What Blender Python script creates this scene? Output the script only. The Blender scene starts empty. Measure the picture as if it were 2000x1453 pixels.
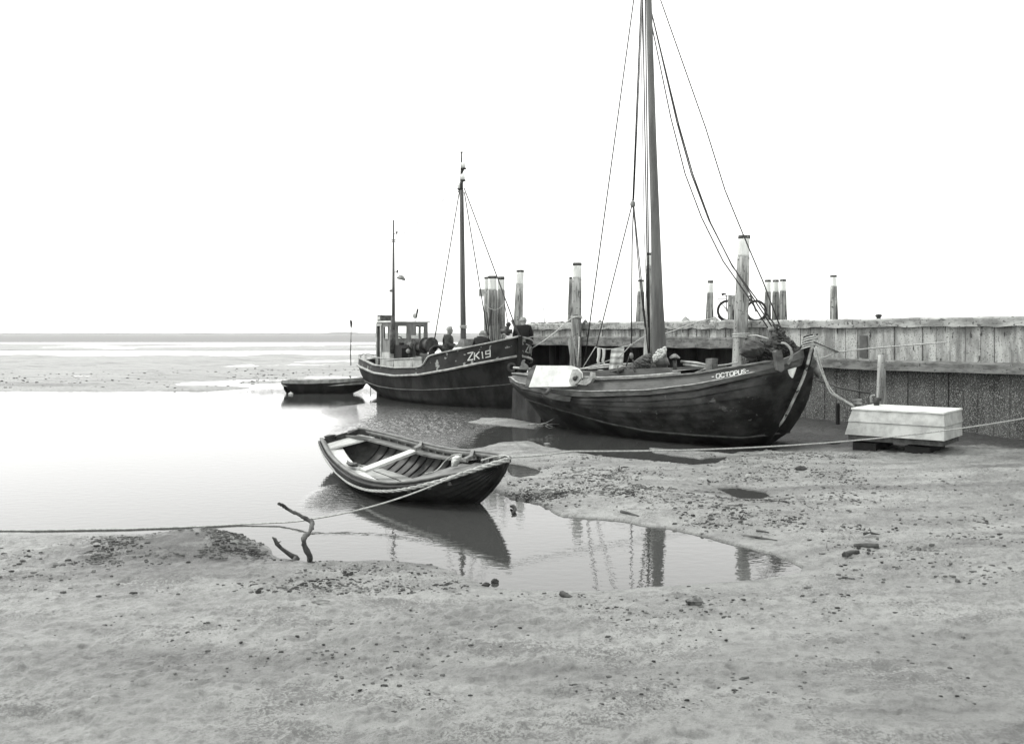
import bpy, math, random
import numpy as np
from mathutils import Vector, Matrix
random.seed(7)
R = math.radians
scn = bpy.context.scene
COL = scn.collection
# ---------------------------------------------------------------- camera, sky, sun, exposure
F, CX, HY, HC = 1800.0, 1055.0, 652.0, 2.8      # focal length, principal point, eye height (working units)
K = 0.84                                        # working units -> metres
cam = bpy.data.objects.new('camera', bpy.data.cameras.new('camera')); COL.objects.link(cam)
cam.location = (0, 0, HC * K); cam.rotation_euler = (R(90), 0, 0)
cam.data.sensor_width = 36; cam.data.lens = F / 2000 * 36
cam.data.shift_x = (1000 - CX) / 2000; cam.data.shift_y = -(726.5 - HY) / 2000
cam.data.clip_start = .1; cam.data.clip_end = 30000
scn.camera = cam
scn.cycles.use_denoising = True
world = bpy.data.worlds.new('World'); scn.world = world; world.use_nodes = True
nt = world.node_tree; bg = nt.nodes['Background']
sky = nt.nodes.new('ShaderNodeTexSky'); sky.sky_type = 'NISHITA'; sky.sun_disc = False
sky.sun_elevation = R(48); sky.sun_rotation = R(-75); sky.dust_density = 4; sky.air_density = 1.5
bw = nt.nodes.new('ShaderNodeRGBToBW'); nt.links.new(sky.outputs[0], bw.inputs[0])
mx = nt.nodes.new('ShaderNodeMix'); mx.data_type = 'RGBA'; mx.inputs[0].default_value = .84
nt.links.new(bw.outputs[0], mx.inputs[6]); mx.inputs[7].default_value = (11.4, 11.4, 11.2, 1)
nt.links.new(mx.outputs[2], bg.inputs[0]); bg.inputs[1].default_value = .1
sun = bpy.data.objects.new('sun', bpy.data.lights.new('sun', 'SUN')); COL.objects.link(sun)
sun.data.energy = 1.5; sun.data.angle = R(12); sun.data.color = (1, .99, .97)
az, el = R(-75), R(48)                          # light comes from the left, a little beyond the boats
sd = Vector((math.sin(az) * math.cos(el), math.cos(az) * math.cos(el), math.sin(el)))
sun.rotation_euler = sd.to_track_quat('Z', 'Y').to_euler(); sun.location = (0, 0, 60)
scn.view_settings.view_transform = 'Standard'; scn.view_settings.look = 'None'
scn.view_settings.exposure = .96; scn.view_settings.gamma = 1; scn.view_settings.use_curve_mapping = False

# ---------------------------------------------------------------- helpers
def W(px, py, D): return Vector(((px - CX) * D / F, D, HC - (py - HY) * D / F))
def G(px, py, z=0):
    D = (HC - z) * F / (py - HY); return W(px, py, D)
def lerp(a, b, t): return a + (b - a) * t
def catmull(P, n=6):
    P = [Vector(p) for p in P]; Q = [P[0] * 2 - P[1]] + P + [P[-1] * 2 - P[-2]]; o = []
    for i in range(1, len(Q) - 2):
        a, b, c, d = Q[i - 1:i + 3]
        for k in range(n):
            t = k / n
            o.append(.5 * ((2 * b) + (c - a) * t + (2 * a - 5 * b + 4 * c - d) * t * t + (3 * b - a - 3 * c + d) * t ** 3))
    return o + [P[-1]]
def sagline(a, b, sag, n=16):
    a, b = Vector(a), Vector(b)
    return [a.lerp(b, i / n) - Vector((0, 0, sag * 4 * (i / n) * (1 - i / n))) for i in range(n + 1)]
_h = np.random.RandomState(3).rand(256, 256)
def vnoise(x, y):
    x = np.asarray(x, float); y = np.asarray(y, float)
    xi = np.floor(x).astype(int); yi = np.floor(y).astype(int); fx = x - xi; fy = y - yi
    fx = fx * fx * (3 - 2 * fx); fy = fy * fy * (3 - 2 * fy)
    g = lambda a, b: _h[a & 255, b & 255]
    return (g(xi, yi) * (1 - fx) + g(xi + 1, yi) * fx) * (1 - fy) + (g(xi, yi + 1) * (1 - fx) + g(xi + 1, yi + 1) * fx) * fy
def fbm(x, y, o=4, gain=.5):
    s = 0; a = 1; t = 0
    for k in range(o):
        s = s + a * vnoise(x * 2.03 ** k + 17.3 * k, y * 2.03 ** k + 9.1 * k); t += a; a *= gain
    return s / t - .5

MATS = {}
def C(v): v = v * (.5 + .4 * v); return (v * .97, v, v * .965, 1)
def mat(name, a, b=None, scale=4, st=(1, 1, 1), rough=.75, bump=.3, bscale=None, spec=.3, spot=None, spot_at=.62, spot_scale=3,
        fine=None, metal=0, bdist=.02, top=None, detail=6):
    if name in MATS: return MATS[name]
    m = bpy.data.materials.new(name); m.use_nodes = True; MATS[name] = m
    N = m.node_tree.nodes; L = m.node_tree.links; p = N['Principled BSDF']
    p.inputs['Roughness'].default_value = rough; p.inputs['Specular IOR Level'].default_value = spec; p.inputs['Metallic'].default_value = metal
    tc = N.new('ShaderNodeTexCoord'); mp = N.new('ShaderNodeMapping'); mp.inputs['Scale'].default_value = st
    L.new(tc.outputs['Object'], mp.inputs[0])
    n1 = N.new('ShaderNodeTexNoise'); n1.inputs['Scale'].default_value = scale; n1.inputs['Detail'].default_value = detail; n1.inputs['Roughness'].default_value = .62
    L.new(mp.outputs[0], n1.inputs['Vector'])
    cr = N.new('ShaderNodeValToRGB'); cr.color_ramp.elements[0].position = .40; cr.color_ramp.elements[1].position = .60
    cr.color_ramp.elements[0].color = C(a); cr.color_ramp.elements[1].color = C(a if b is None else b)
    L.new(n1.outputs['Fac'], cr.inputs[0]); col = cr.outputs[0]
    if spot is not None:
        n2 = N.new('ShaderNodeTexNoise'); n2.inputs['Scale'].default_value = spot_scale; n2.inputs['Detail'].default_value = 5; n2.inputs['Roughness'].default_value = .55
        L.new(mp.outputs[0], n2.inputs['Vector'])
        r2 = N.new('ShaderNodeValToRGB'); r2.color_ramp.elements[0].position = spot_at; r2.color_ramp.elements[1].position = spot_at + .02
        r2.color_ramp.elements[0].color = (0, 0, 0, 1); r2.color_ramp.elements[1].color = (1, 1, 1, 1)
        L.new(n2.outputs['Fac'], r2.inputs[0])
        x = N.new('ShaderNodeMix'); x.data_type = 'RGBA'; L.new(r2.outputs[0], x.inputs[0]); L.new(col, x.inputs[6]); x.inputs[7].default_value = C(spot); col = x.outputs[2]
    if fine is not None:                    # fine barnacle / weather specks
        n3 = N.new('ShaderNodeTexNoise'); n3.inputs['Scale'].default_value = fine[1]; n3.inputs['Detail'].default_value = 2
        L.new(tc.outputs['Object'], n3.inputs['Vector'])
        r3 = N.new('ShaderNodeValToRGB'); r3.color_ramp.elements[0].position = fine[2]; r3.color_ramp.elements[1].position = fine[2] + .05
        r3.color_ramp.elements[0].color = (0, 0, 0, 1); r3.color_ramp.elements[1].color = (1, 1, 1, 1); L.new(n3.outputs['Fac'], r3.inputs[0])
        x = N.new('ShaderNodeMix'); x.data_type = 'RGBA'; L.new(r3.outputs[0], x.inputs[0]); L.new(col, x.inputs[6]); x.inputs[7].default_value = C(fine[0]); col = x.outputs[2]
    L.new(col, p.inputs['Base Color'])
    if bump:
        nb = N.new('ShaderNodeTexNoise'); nb.inputs['Scale'].default_value = bscale or scale * 3; nb.inputs['Detail'].default_value = 5
        L.new(mp.outputs[0], nb.inputs['Vector']); bp = N.new('ShaderNodeBump'); bp.inputs['Strength'].default_value = bump; bp.inputs['Distance'].default_value = bdist
        L.new(nb.outputs['Fac'], bp.inputs['Height']); L.new(bp.outputs[0], p.inputs['Normal'])
    return m

WM = {}
class MB:
    def __init__(s): s.v = []; s.f = []; s.sm = []
    def add(s, V, Fc, smooth=False):
        o = len(s.v); s.v += [Vector(p) for p in V]; s.f += [tuple(i + o for i in f) for f in Fc]; s.sm += [smooth] * len(Fc); return s
    def grid(s, rows, cu=False, cv=False, smooth=True):
        n = len(rows); m = len(rows[0]); V = [p for r in rows for p in r]; Fc = []
        for i in range(n if cu else n - 1):
            for j in range(m if cv else m - 1):
                a, b, c, d = i * m + j, i * m + (j + 1) % m, ((i + 1) % n) * m + (j + 1) % m, ((i + 1) % n) * m + j
                Fc.append((a, b, c, d))
        return s.add(V, Fc, smooth)
    def tube(s, P, r, n=8, smooth=True, flat=1.0):
        P = [Vector(p) for p in P]; rr = r if isinstance(r, (list, tuple)) else [r] * len(P)
        if len(rr) != len(P): rr = [lerp(rr[0], rr[-1], i / (len(P) - 1)) for i in range(len(P))]
        t0 = (P[1] - P[0]).normalized(); up = Vector((0, 0, 1)) if abs(t0.z) < .9 else Vector((1, 0, 0))
        u = t0.cross(up).normalized(); rows = []
        for i, p in enumerate(P):
            t = (P[min(i + 1, len(P) - 1)] - P[max(i - 1, 0)])
            t = t.normalized() if t.length > 1e-9 else t0
            u = (u - t * u.dot(t)); u = u.normalized() if u.length > 1e-6 else t.orthogonal().normalized()
            w = t.cross(u); rows.append([p + (u * math.cos(a) + w * math.sin(a) * flat) * rr[i] for a in [2 * math.pi * k / n for k in range(n)]])
        o = len(s.v); s.grid(rows, cv=True, smooth=smooth)
        s.f += [tuple(o + k for k in reversed(range(n))), tuple(o + (len(P) - 1) * n + k for k in range(n))]; s.sm += [False, False]
        return s
    def box(s, c, ax, ay, az):
        c = Vector(c); ax, ay, az = Vector(ax), Vector(ay), Vector(az)
        V = [c + ax * i + ay * j + az * k for i in (-1, 1) for j in (-1, 1) for k in (-1, 1)]
        return s.add(V, [(0, 1, 3, 2), (4, 6, 7, 5), (0, 4, 5, 1), (2, 3, 7, 6), (0, 2, 6, 4), (1, 5, 7, 3)])
    def abox(s, c, x, y, z): return s.box(c, (x / 2, 0, 0), (0, y / 2, 0), (0, 0, z / 2))
    def sweep(s, P, w, h, smooth=False):                 # rectangular section; w sideways, h up
        P = [Vector(p) for p in P]; rows = []
        for i, p in enumerate(P):
            t = (P[min(i + 1, len(P) - 1)] - P[max(i - 1, 0)]).normalized(); sd_ = t.cross(Vector((0, 0, 1)))
            sd_ = sd_.normalized() if sd_.length > 1e-5 else Vector((1, 0, 0)); up = sd_.cross(t).normalized()
            rows.append([p + sd_ * w / 2 * a + up * h / 2 * b for a, b in ((-1, -1), (1, -1), (1, 1), (-1, 1))])
        o = len(s.v); s.grid(rows, cv=True, smooth=smooth); s.f += [(o + 3, o + 2, o + 1, o), tuple(o + (len(P) - 1) * 4 + k for k in range(4))]; s.sm += [False] * 2
        return s
    def ball(s, c, r, n=8, sq=(1, 1, 1)):
        c = Vector(c); rows = []
        for i in range(n + 1):
            a = math.pi * (i / n); a = min(max(a, .02), math.pi - .02)
            rows.append([c + Vector((math.sin(a) * math.cos(b) * sq[0], math.sin(a) * math.sin(b) * sq[1], math.cos(a) * sq[2])) * r for b in [2 * math.pi * k / (n * 2) for k in range(n * 2)]])
        return s.grid(rows, cv=True)
    def prism(s, poly, off):                             # closed polygon extruded by a vector
        P = [Vector(p) for p in poly]; n = len(P); off = Vector(off)
        return s.add(P + [p + off for p in P], [tuple(range(n)), tuple(n + k for k in reversed(range(n)))] + [(i, n + i, n + (i + 1) % n, (i + 1) % n) for i in range(n)])
    def torus(s, c, nrm, R_, r, n=28, m=8, a0=0, a1=2 * math.pi):
        nrm = Vector(nrm).normalized(); u = nrm.orthogonal().normalized() if abs(nrm.z) > .9 else Vector((0, 0, 1)).cross(nrm).normalized(); w = nrm.cross(u)
        full = abs(a1 - a0 - 2 * math.pi) < 1e-6; rows = []
        for i in range(n if full else n + 1):
            a = a0 + (a1 - a0) * i / n; d = u * math.cos(a) + w * math.sin(a)
            rows.append([Vector(c) + d * (R_ + r * math.cos(b)) + nrm * r * math.sin(b) for b in [2 * math.pi * k / m for k in range(m)]])
        return s.grid(rows, cu=full, cv=True)
    def build(s, name, m, parent=None, label=None, cat=None, group=None, kind=None, fix=True):
        me = bpy.data.meshes.new(name)
        V = [p * K for p in s.v]
        if parent is None:
            xs = [p.x for p in V]; ys = [p.y for p in V]; zs = [p.z for p in V]
            wm = Matrix.Translation(((min(xs) + max(xs)) / 2, (min(ys) + max(ys)) / 2, min(zs)))
            if kind == 'structure': wm = Matrix.Identity(4)
        else: wm = WM[parent.name]
        inv = wm.inverted()
        me.from_pydata([inv @ p for p in V], [], s.f)
        me.polygons.foreach_set('use_smooth', s.sm); me.update()
        if fix:
            import bmesh
            b = bmesh.new(); b.from_mesh(me); bmesh.ops.recalc_face_normals(b, faces=b.faces); b.to_mesh(me); b.free()
        o = bpy.data.objects.new(name, me); COL.objects.link(o); me.materials.append(m)
        WM[o.name] = wm
        if parent is None: o.matrix_world = wm
        else: o.parent = parent
        return tag(o, label, cat, group, kind)
def tag(o, label=None, cat=None, group=None, kind=None):
    if label: o['label'] = label
    if cat: o['category'] = cat
    if group: o['group'] = group
    if kind: o['kind'] = kind
    return o
def thing(name, p, label, cat, group=None, rz=0):
    o = bpy.data.objects.new(name, None); COL.objects.link(o); o.empty_display_size = .2
    m = Matrix.Translation(Vector(p) * K) @ Matrix.Rotation(rz, 4, 'Z'); o.matrix_world = m; WM[o.name] = m
    return tag(o, label, cat, group)
class Pass:                                       # a part mesh keeps identity below its thing
    pass

# ---------------------------------------------------------------- materials
M_mud_wood = mat('driftwood', .05, .14, 6, (1, 1, 1), .8, .5)
M_hull_black = mat('tarred_hull', .018, .05, 2.2, (1, 1, .5), .7, .25, 14, .12, fine=(.16, 55, .74))
M_oct_hull = mat('tarred_oak', .010, .060, 1.6, (1, 1, 1.6), .7, .35, 9, .12, spot=.10, spot_at=.66, spot_scale=5, fine=(.2, 38, .73))
M_oct_wale = mat('grey_oak_wale', .08, .17, 3, (1, 1, 3), .7, .4, 12)
M_oct_upper = mat('worn_grey_paint', .10, .16, 2.5, (1, 1, 3), .65, .3, 12)
M_bulwark = mat('chipped_dark_paint', .026, .05, 2.2, (1, 1, 1), .6, .2, 12, .15, spot=.36, spot_at=.602, spot_scale=3.4)
M_bulwark_clean = M_bulwark
M_light_trim = mat('pale_trim_paint', .30, .48, 6, (1, 1, 1), .6, .2)
M_white = mat('white_paint', .62, .78, 3, (1, 1, 1), .5, .12, spot=.25, spot_at=.73, spot_scale=9)
M_whitepost = mat('flaking_whitewash', .66, .82, 6, (1, 1, .25), .8, .3, spot=.2, spot_at=.66, spot_scale=7)
M_post = mat('weathered_pile_wood', .15, .42, 9, (1, 1, .1), .85, .8, 24, spot=.06, spot_at=.60, spot_scale=6, fine=(.05, 16, .66))
M_post_pale = mat('bleached_pile_wood', .20, .50, 8, (1, 1, .12), .85, .8, 22, spot=.08, spot_at=.58, spot_scale=5, fine=(.08, 14, .64))
M_cap = mat('tarred_pile_cap', .05, .16, 14, (1, 1, 1), .8, .4, spot=.4, spot_at=.6, spot_scale=12)
M_concrete = mat('stained_quay_beam', .26, .50, 1.8, (1, 1, 2.2), .85, .6, 12, spot=.10, spot_at=.64, spot_scale=2.4, fine=(.14, 14, .60))
M_plank = mat('pale_quay_planks', .26, .52, 3.6, (1, 1, .3), .85, .6, 14, spot=.08, spot_at=.64, spot_scale=6, fine=(.16, 30, .60))
M_waling = mat('grey_waling_timber', .13, .27, 2.5, (1, 1, 3), .85, .5, 12, fine=(.07, 14, .64))
M_tide = mat('tide_stained_planks', .06, .13, 2.2, (1, 1, .35), .8, .5, 16, fine=(.32, 42, .55))
M_recess = mat('shaded_black_planks', .03, .07, 2.6, (1, 1, .3), .85, .4, 12)  # tide stain plus recess shade, both darkened into the plank colour
M_dark = mat('wet_shaded_planks', .010, .030, 2.6, (1, 1, .3), .8, .4, 12)  # tide-black wood; the colour also deepens shade inside the quay recess
M_deckwood = mat('deck_boards', .13, .24, 5, (1, 1, 1), .75, .3)
M_rope = mat('pale_rope', .38, .55, 30, (1, 1, 1), .9, .6, 60, bdist=.01)
M_rope_dark = mat('dark_rope', .07, .14, 30, (1, 1, 1), .9, .6, 60, bdist=.01)
M_wire = mat('wire_stay', .03, .06, 10, rough=.6, bump=0)
M_mast = mat('varnished_spar', .10, .19, 5, (1, 1, .12), .6, .25, 16)
M_mast_dark = mat('dark_spar', .06, .12, 5, (1, 1, .15), .6, .25, 16)
M_canvas = mat('dark_tan_canvas', .06, .13, 3, (1, 1, 1), .9, .5, 22)
M_iron = mat('rusty_iron', .045, .12, 8, rough=.6, bump=.3, metal=.2)
M_iron_pale = mat('pale_iron', .2, .32, 8, rough=.5, bump=.2)
M_black = mat('black_rubber', .012, .022, 6, rough=.6, bump=.2)
M_cream = mat('cream_paint', .42, .58, 4, rough=.55, bump=.15, spot=.2, spot_at=.7, spot_scale=6)
M_house = mat('wheelhouse_varnish', .20, .31, 4, (1, 1, .4), .45, .15)
M_skin = mat('skin', .30, .36, 20, rough=.6, bump=.05)
M_coat = mat('dark_wool', .07, .12, 14, rough=.95, bump=.4)
M_coat_blk = mat('black_jersey', .010, .02, 14, rough=.95, bump=.4)
M_trouser = mat('grey_cloth', .06, .10, 14, rough=.95, bump=.4)
M_hair_pale = mat('fair_hair', .35, .5, 30, (1, 1, .3), .8, .6)
M_hair_grey = mat('grey_hair', .25, .5, 30, (1, 1, .3), .8, .6)
M_towel = mat('pale_towel', .55, .66, 20, rough=.95, bump=.4)
M_dwood = mat('dinghy_planking', .025, .07, 4, (1, 1, 1), .55, .3, 14, .2)
M_dlight = mat('dinghy_bench_wood', .48, .66, 3.5, (1, 1, 1), .5, .2, 16, .4)
M_dfloor = mat('dinghy_floor_boards', .34, .50, 3.5, (1, 1, 1), .6, .3, 16, .4)
M_drail = mat('dinghy_rail_wood', .15, .24, 5, (1, 1, 1), .6, .3)
M_stone = mat('dark_stone', .03, .09, 7, rough=.7, bump=.6)
def glass():
    m = bpy.data.materials.new('window_glass'); m.use_nodes = True; p = m.node_tree.nodes['Principled BSDF']
    p.inputs['Transmission Weight'].default_value = 1; p.inputs['Roughness'].default_value = .02; p.inputs['IOR'].default_value = 1.05
    p.inputs['Base Color'].default_value = (.92, .95, .92, 1); return m
M_glass = glass()
def mud_mat():
    m = bpy.data.materials.new('tidal_mud'); m.use_nodes = True; N = m.node_tree.nodes; L = m.node_tree.links; p = N['Principled BSDF']
    tc = N.new('ShaderNodeTexCoord')
    def noise(sc, det, ro=.6, st=None):
        n = N.new('ShaderNodeTexNoise'); n.inputs['Scale'].default_value = sc; n.inputs['Detail'].default_value = det; n.inputs['Roughness'].default_value = ro
        if st:
            q = N.new('ShaderNodeMapping'); q.inputs['Scale'].default_value = st; L.new(tc.outputs['Object'], q.inputs[0]); L.new(q.outputs[0], n.inputs['Vector'])
        else: L.new(tc.outputs['Object'], n.inputs['Vector'])
        return n
    a = noise(.9, 8, .65, (.6, 1.3, 1)); b = noise(9, 6, .7); cr = N.new('ShaderNodeValToRGB')
    e = cr.color_ramp.elements; e[0].position = .30; e[0].color = C(.23); e[1].position = .60; e[1].color = C(.41); L.new(a.outputs['Fac'], cr.inputs[0])
    r2 = N.new('ShaderNodeValToRGB'); r2.color_ramp.elements[0].position = .34; r2.color_ramp.elements[0].color = (.42, .42, .42, 1); r2.color_ramp.elements[1].position = .52; r2.color_ramp.elements[1].color = (1, 1, 1, 1); L.new(b.outputs['Fac'], r2.inputs[0])
    x = N.new('ShaderNodeMix'); x.data_type = 'RGBA'; x.blend_type = 'MULTIPLY'; x.inputs[0].default_value = .8; L.new(cr.outputs[0], x.inputs[6]); L.new(r2.outputs[0], x.inputs[7])
    g1_ = noise(46, 4, .7); g2_ = noise(1.7, 4, .6, (.6, 1.4, 1)); ad = N.new('ShaderNodeMath'); ad.operation = 'MULTIPLY_ADD'; L.new(g2_.outputs['Fac'], ad.inputs[0]); ad.inputs[1].default_value = .9; L.new(g1_.outputs['Fac'], ad.inputs[2])
    r4 = N.new('ShaderNodeValToRGB'); r4.color_ramp.elements[0].position = 1.03 * .98; r4.color_ramp.elements[0].color = (0, 0, 0, 1); r4.color_ramp.elements[1].position = 1.0; r4.color_ramp.elements[1].color = (1, 1, 1, 1)
    sc_ = N.new('ShaderNodeMath'); sc_.operation = 'MULTIPLY'; sc_.inputs[1].default_value = .93; L.new(ad.outputs[0], sc_.inputs[0]); r4.color_ramp.elements[0].position = .935; L.new(sc_.outputs[0], r4.inputs[0])
    xs_ = N.new('ShaderNodeMix'); xs_.data_type = 'RGBA'; L.new(r4.outputs[0], xs_.inputs[0]); L.new(x.outputs[2], xs_.inputs[6]); xs_.inputs[7].default_value = C(.20); x = xs_
    fs_ = noise(1, 8, .62, (.16, .9, 1)); r5 = N.new('ShaderNodeValToRGB'); r5.color_ramp.elements[0].position = .36; r5.color_ramp.elements[0].color = (.36, .36, .36, 1); r5.color_ramp.elements[1].position = .50; r5.color_ramp.elements[1].color = (1, 1, 1, 1); L.new(fs_.outputs['Fac'], r5.inputs[0])
    xf = N.new('ShaderNodeMix'); xf.data_type = 'RGBA'; xf.blend_type = 'MULTIPLY'; xf.inputs[0].default_value = .75; L.new(x.outputs[2], xf.inputs[6]); L.new(r5.outputs[0], xf.inputs[7]); x = xf
    gr_ = noise(150, 3, .7); r6 = N.new('ShaderNodeValToRGB'); r6.color_ramp.elements[0].position = .36; r6.color_ramp.elements[0].color = (.62, .62, .62, 1); r6.color_ramp.elements[1].position = .56; r6.color_ramp.elements[1].color = (1, 1, 1, 1); L.new(gr_.outputs['Fac'], r6.inputs[0])
    xg = N.new('ShaderNodeMix'); xg.data_type = 'RGBA'; xg.blend_type = 'MULTIPLY'; xg.inputs[0].default_value = .8; L.new(x.outputs[2], xg.inputs[6]); L.new(r6.outputs[0], xg.inputs[7]); x = xg
    at = N.new('ShaderNodeAttribute'); at.attribute_name = 'mud_wet_shade'
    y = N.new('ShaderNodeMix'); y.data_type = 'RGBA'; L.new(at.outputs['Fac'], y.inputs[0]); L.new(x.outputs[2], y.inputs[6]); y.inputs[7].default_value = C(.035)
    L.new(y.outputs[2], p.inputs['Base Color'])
    rr = N.new('ShaderNodeMapRange'); rr.inputs[1].default_value = .3; rr.inputs[2].default_value = .7; rr.inputs[3].default_value = .28; rr.inputs[4].default_value = .6
    L.new(a.outputs['Fac'], rr.inputs[0]); L.new(rr.outputs[0], p.inputs['Roughness']); p.inputs['Specular IOR Level'].default_value = .45
    c1 = noise(26, 10, .75); c2 = noise(5, 5, .6); md = N.new('ShaderNodeMath'); md.operation = 'ADD'; L.new(c1.outputs['Fac'], md.inputs[0]); L.new(c2.outputs['Fac'], md.inputs[1])
    bp = N.new('ShaderNodeBump'); bp.inputs['Strength'].default_value = .9; bp.inputs['Distance'].default_value = .035; L.new(md.outputs[0], bp.inputs['Height']); L.new(bp.outputs[0], p.inputs['Normal'])
    return m
M_mud = mud_mat()
def water_mat(name, base, rough, s1, d1, ripple, st=(1, 1, 1), spec=.5):
    m = bpy.data.materials.new(name); m.use_nodes = True; N = m.node_tree.nodes; L = m.node_tree.links; p = N['Principled BSDF']
    p.inputs['Base Color'].default_value = C(base); p.inputs['Roughness'].default_value = rough; p.inputs['IOR'].default_value = 1.333; p.inputs['Specular IOR Level'].default_value = spec
    tc = N.new('ShaderNodeTexCoord'); mp = N.new('ShaderNodeMapping'); mp.inputs['Scale'].default_value = st; L.new(tc.outputs['Object'], mp.inputs[0])
    n = N.new('ShaderNodeTexNoise'); n.inputs['Scale'].default_value = s1; n.inputs['Detail'].default_value = 3; L.new(mp.outputs[0], n.inputs['Vector'])
    b1 = N.new('ShaderNodeBump'); b1.inputs['Strength'].default_value = 1; b1.inputs['Distance'].default_value = d1; L.new(n.outputs['Fac'], b1.inputs['Height'])
    if ripple:      # breeze-ruffled patches beyond the rowing boat and along the trawler
        at = N.new('ShaderNodeAttribute'); at.attribute_name = 'ruffle'
        n2 = N.new('ShaderNodeTexNoise'); n2.inputs['Scale'].default_value = 9; n2.inputs['Detail'].default_value = 4; L.new(mp.outputs[0], n2.inputs['Vector'])
        mm = N.new('ShaderNodeMath'); mm.operation = 'MULTIPLY'; L.new(n2.outputs['Fac'], mm.inputs[0]); L.new(at.outputs['Fac'], mm.inputs[1])
        b2 = N.new('ShaderNodeBump'); b2.inputs['Strength'].default_value = 1; b2.inputs['Distance'].default_value = ripple; L.new(mm.outputs[0], b2.inputs['Height']); L.new(b1.outputs[0], b2.inputs['Normal']); b1 = b2
    L.new(b1.outputs[0], p.inputs['Normal']); return m
M_water = water_mat('silty_water', .075, .015, 7, .0020, .10, (.8, 1.2, 1))
M_sea = water_mat('open_sea', .12, .42, .35, .22, 0, (.25, 1, 1), .25)
# ================================================================ ground and water
def px2g(P): return np.array([[G(x, y).x, G(x, y).y] for x, y in P])
W_MAIN = [(-900, 768), (396, 763), (487, 758), (556, 752), (640, 747), (702, 744), (820, 742), (1000, 742), (1100, 752), (1250, 768), (1380, 800), (1470, 838), (1500, 862),
    (1520, 880), (1447, 884), (1428, 892), (1400, 908), (1350, 910), (1275, 902), (1174, 893), (1115, 883), (1069, 873), (1030, 863), (979, 864), (940, 875), (905, 880), (925, 905), (945, 940), (946, 955),
    (963, 958), (1010, 975), (1057, 984), (1104, 1008), (1158, 1013), (1221, 1019), (1264, 1027), (1307, 1031), (1353, 1045), (1447, 1066), (1517, 1082),
    (1546, 1095), (1568, 1109), (1564, 1119), (1505, 1131), (1431, 1138), (1330, 1144), (1252, 1150), (1174, 1155), (1096, 1156), (998, 1154), (960, 1148), (933, 1138), (892, 1121),
    (852, 1106), (792, 1099), (725, 1096), (645, 1104), (591, 1099), (537, 1094), (507, 1087), (487, 1074), (467, 1062), (440, 1057), (397, 1046), (300, 1046), (100, 1044), (-900, 1038)]
PUD1 = [(996, 906), (1020, 908), (1045, 914), (1060, 922), (1046, 931), (1018, 935), (998, 933)]
PUD2 = [(1387, 951), (1443, 950), (1494, 961), (1504, 969), (1486, 976), (1443, 977), (1416, 964), (1398, 958)]
ISLE = [(920, 824), (938, 818), (965, 817), (1000, 820), (1035, 824), (1068, 832), (1045, 838), (1010, 834), (960, 830)]
SPIT = [(1271, 876), (1330, 881), (1380, 884), (1421, 888), (1405, 893), (1369, 897), (1322, 890), (1290, 884)]
def sdf(X, Y, P):
    P = px2g(P); d = np.full(X.shape, 1e9); ins = np.zeros(X.shape, bool); n = len(P)
    for i in range(n):
        ax, ay = P[i]; bx, by = P[(i + 1) % n]; ex, ey = bx - ax, by - ay
        t = np.clip(((X - ax) * ex + (Y - ay) * ey) / (ex * ex + ey * ey + 1e-12), 0, 1)
        d = np.minimum(d, (X - ax - t * ex) ** 2 + (Y - ay - t * ey) ** 2)
        c = ((ay > Y) != (by > Y)) & (X < (bx - ax) * (Y - ay) / (by - ay + 1e-12) + ax); ins ^= c
    return np.sqrt(d) * np.where(ins, 1, -1)          # + inside the polygon
def gauss(X, Y, px, py, rx, ry):
    g = G(px, py); return np.exp(-(((X - g.x) / rx) ** 2 + ((Y - g.y) / ry) ** 2))
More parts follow.
